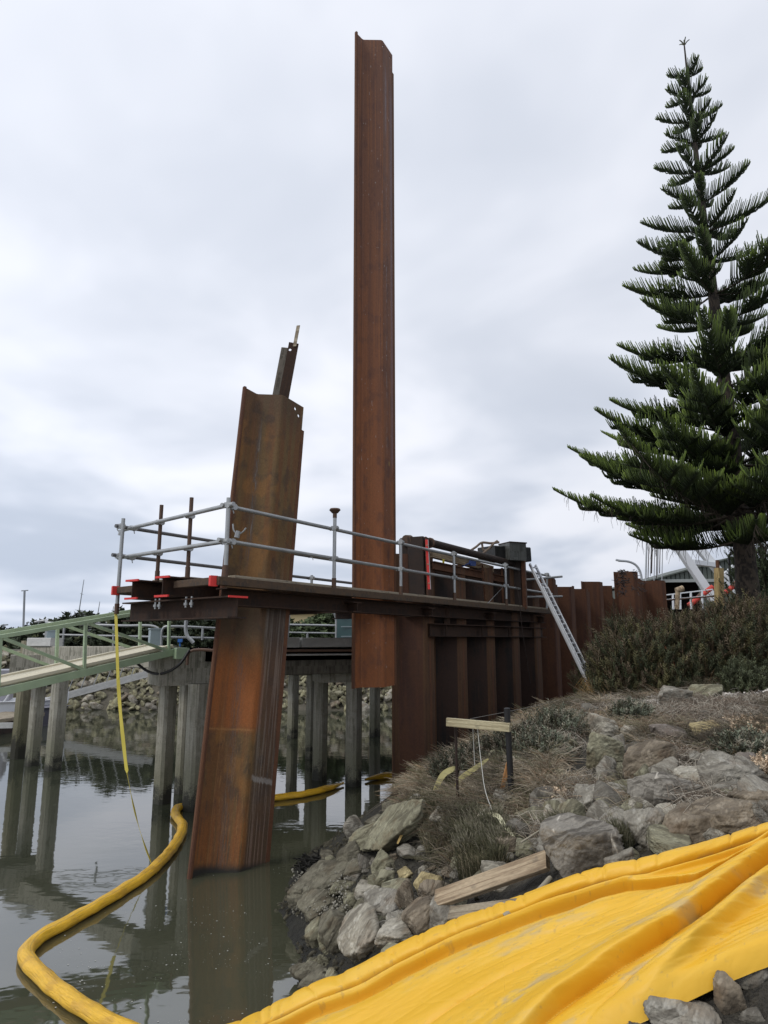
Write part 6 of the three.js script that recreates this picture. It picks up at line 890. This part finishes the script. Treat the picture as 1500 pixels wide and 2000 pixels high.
  solo('bollard', join([tube(P(1322, 1190, 26), P(1324, 1152, 26), 0.09, 10), tube(P(1321, 1154, 26), P(1334, 1149, 26), 0.12, 10)]), M.wood, 'tan timber stub post by the white railing', 'post');
  solo('vent_pipe', pipe([P(1428, 1140, 22), P(1424, 1095, 22), P(1425, 1084, 22), P(1430, 1081, 22), P(1440, 1081, 22)], 0.045, 30, 8), M.black, 'black bent vent pipe next to the pine trunk', 'pipe');
  solo('road_cone', join([tube(P(1213, 1166, 34), P(1213, 1156, 34), 0.14, 12, 0.04), blockAt(P(1213, 1166.5, 34), 0.34, 0.05, 0.34)]), std({ color: rgb(0.7, 0.08, 0.03) }), 'small orange-red road cone between the tall wall piles', 'cone');
  const cp = newAcc(), r = rng(61); for (let k = 0; k < 90; k++) { const px = 1206 + 14 * r() + (k % 3 ? 0 : 40 * r()), py = 1112 + 46 * r(), p = P(px, py, 24.2), d = V(r() - 0.5, -0.5 * r(), 0.6 * r()).normalize(); ribbon3(cp, [p, p.clone().addScaledVector(d, 0.14), p.clone().addScaledVector(d, 0.26).add(V(0.06 * (r() - 0.5), 0.05, 0))], 0.02, 0.006, [0.03, 0.02, 0.02], [0.05, 0.03, 0.025]); } solo('dead_creeper', accGeo(cp), M.shrub, 'dead curled creeper hanging over the tall rusty sheet pile', 'creeper');
}

// ---------------------------------------------------------------- beyond the far bank: trees, poles, masts, cars, building
{
  const tcol = (r, d, z) => r() < 0.1 ? tone(r, [0.09, 0.10, 0.045]) : tone(r, [0.032, 0.045, 0.02]);
  const ft = [[5, 1240, 42, 1.6, 'dark tree far off at the edge behind the green gangway'], [100, 1222, 40, 2.1, 'low dark tree behind the lone square post'], [160, 1206, 39, 2.3, 'rounded dark pohutukawa tree behind the gangway uprights'], [208, 1238, 39, 1.3, 'small dark tree below the slanting boat mast'], [265, 1196, 37, 2.3, 'large dark tree right behind the wharf handrail'], [320, 1210, 37, 2.0, 'dark dense tree beside the rounded handrail end'], [385, 1205, 37, 2.0, 'dark tree with gaps of sky next to the leaning pile'], [440, 1206, 38, 2.0, 'dark tree hidden partly by the leaning pile'], [575, 1225, 39, 1.3, 'small round bush below the cream building'], [640, 1198, 38, 1.6, 'leafy green tree between the leaning and the tall pile'], [745, 1205, 40, 2.0, 'dark far tree behind the tall pile']];
  ft.forEach(([px, py, Z, w, l], i) => { const t = P(px, py, Z), b = V(t.x, 2.1, t.z); shrub('far_tree', l, b, w * 0.86, (t.y - 2.1) * 0.8, w * 0.9, 2600, i === 9 || i === 8 ? (r) => tone(r, [0.06, 0.085, 0.03]) : tcol, TW.far, 200 + i * 3, undefined, 0.7); });
  const grey = std({ color: rgb(0.26, 0.28, 0.3), roughness: 0.5 }), pole = (px, py, py2, px2, Z, rr, m) => tube(P(px, py, Z), P(px2, py2, Z), rr, 8);
  const lm = thing('floodlight_mast', 'tall thin floodlight mast with a cross head far across the water', 'light mast', P(45, 1245, 110)); part('pole', pole(45, 1246, 1154, 48, 110, 0.17), grey, lm); part('head', beam(P(42, 1154, 110), P(55, 1153, 110), 0.15, 0.15), grey, lm);
  const l2 = thing('street_lamp', 'small double-armed street lamp at the edge far across the water', 'street lamp', P(4, 1250, 90)); part('pole', pole(3, 1275, 1221, 7, 90, 0.13), grey, l2); part('lamp_head', beam(P(2, 1222, 90), P(8, 1220, 90), 0.3, 0.15), grey, l2); part('lamp_head', beam(P(8, 1221, 90), P(15, 1220, 90), 0.3, 0.15), grey, l2);
  const l3 = thing('street_lamp', 'small single street lamp next to the floodlight mast', 'street lamp', P(50, 1250, 90)); part('pole', pole(50, 1250, 1217, 53, 90, 0.1), grey, l3); part('lamp_head', beam(P(52, 1217, 90), P(56, 1215, 90), 0.3, 0.15), grey, l3);
  const mast = (a, b, Z, l, sp) => { const t = thing('boat_mast', l, 'mast', P(...a, Z)); part('spar', tube(P(...a, Z), P(...b, Z), 0.06, 8, 0.03), grey, t); for (const [y, w] of sp) { const k = (a[1] - y) / (a[1] - b[1]), x = mix(a[0], b[0], k); part('spreader', tube(P(x - w, y - 1, Z), P(x + w, y + 1, Z), 0.02, 6), grey, t); } };
  mast([151, 1216], [164, 1132], 60, 'tall leaning yacht mast with two spreaders behind the trees', [[1192, 8], [1160, 3]]); mast([189, 1212], [195, 1175], 65, 'shorter yacht mast just beside the tall leaning mast', [[1202, 3]]); mast([219, 1204], [222, 1184], 65, 'short yacht mast near the yellow strap', [[1196, 2]]);
  const cb = thing('warehouse', 'cream warehouse with a white roof edge beyond the wharf', 'building', P(590, 1250, 75)), c0 = P(520, 1250, 75), c1 = P(640, 1250, 75); part('wall', blockAt(V((c0.x + c1.x) / 2, 3.9, -78), c1.x - c0.x, 4.4, 6, 0.06), std({ color: rgb(0.58, 0.48, 0.27) }), cb); part('roof', blockAt(V((c0.x + c1.x) / 2, 6.25, -78), c1.x - c0.x + 1, 0.45, 7, 0.06), std({ color: rgb(0.75, 0.76, 0.77) }), cb); part('gutter', blockAt(V((c0.x + c1.x) / 2, 5.9, -74.6), c1.x - c0.x, 0.14, 0.2, 0.06), std({ color: rgb(0.7, 0.66, 0.5) }), cb);
  const car = (px, py, Z, l, c) => { const o = P(px, py, Z).setY(2.55), t = thing('parked_car', l, 'car', o), paint = std({ color: c, roughness: 0.35 }), s = new THREE.Shape(); s.moveTo(-2.1, 0.3); s.lineTo(2.1, 0.3); s.lineTo(2.1, 0.75); s.quadraticCurveTo(1.9, 0.95, 1.1, 1.0); s.lineTo(0.6, 1.45); s.lineTo(-1.4, 1.48); s.lineTo(-2.0, 1.0); s.lineTo(-2.15, 0.8); s.closePath(); const g = new THREE.ExtrudeGeometry(s, { depth: 1.6, bevelEnabled: true, bevelSize: 0.05, bevelThickness: 0.05, bevelSegments: 2 }); g.translate(o.x, o.y, o.z - 0.8); part('body', plain(g), paint, t); part('window', blockAt(V(o.x - 0.4, o.y + 1.22, o.z + 0.86), 1.7, 0.34, 0.02), M.black, t); for (const k of [-1.3, 1.3]) for (const q of [-0.75, 0.85]) part('wheel', tube(V(o.x + k, o.y + 0.32, o.z + q - 0.1), V(o.x + k, o.y + 0.32, o.z + q + 0.1), 0.32, 14), M.black, t); };
  car(200, 1258, 38.5, 'white car parked across the water behind the handrail', rgb(0.7, 0.71, 0.73)); car(340, 1250, 40, 'white car parked across the water near the gangway head', rgb(0.7, 0.7, 0.7));
  const cone = P(352, 1251, 16.6); solo('water_tap', join([tube(cone.clone().setY(2.84), cone.clone().add(V(0, 0.02, 0)), 0.02, 8), blockAt(cone, 0.1, 0.08, 0.08)]), std({ color: rgb(0.03, 0.13, 0.4) }), 'small blue tap on the wharf beside the handrail', 'tap');
}
camera.far = 4000; camera.updateProjectionMatrix();
renderer.render(scene, camera);
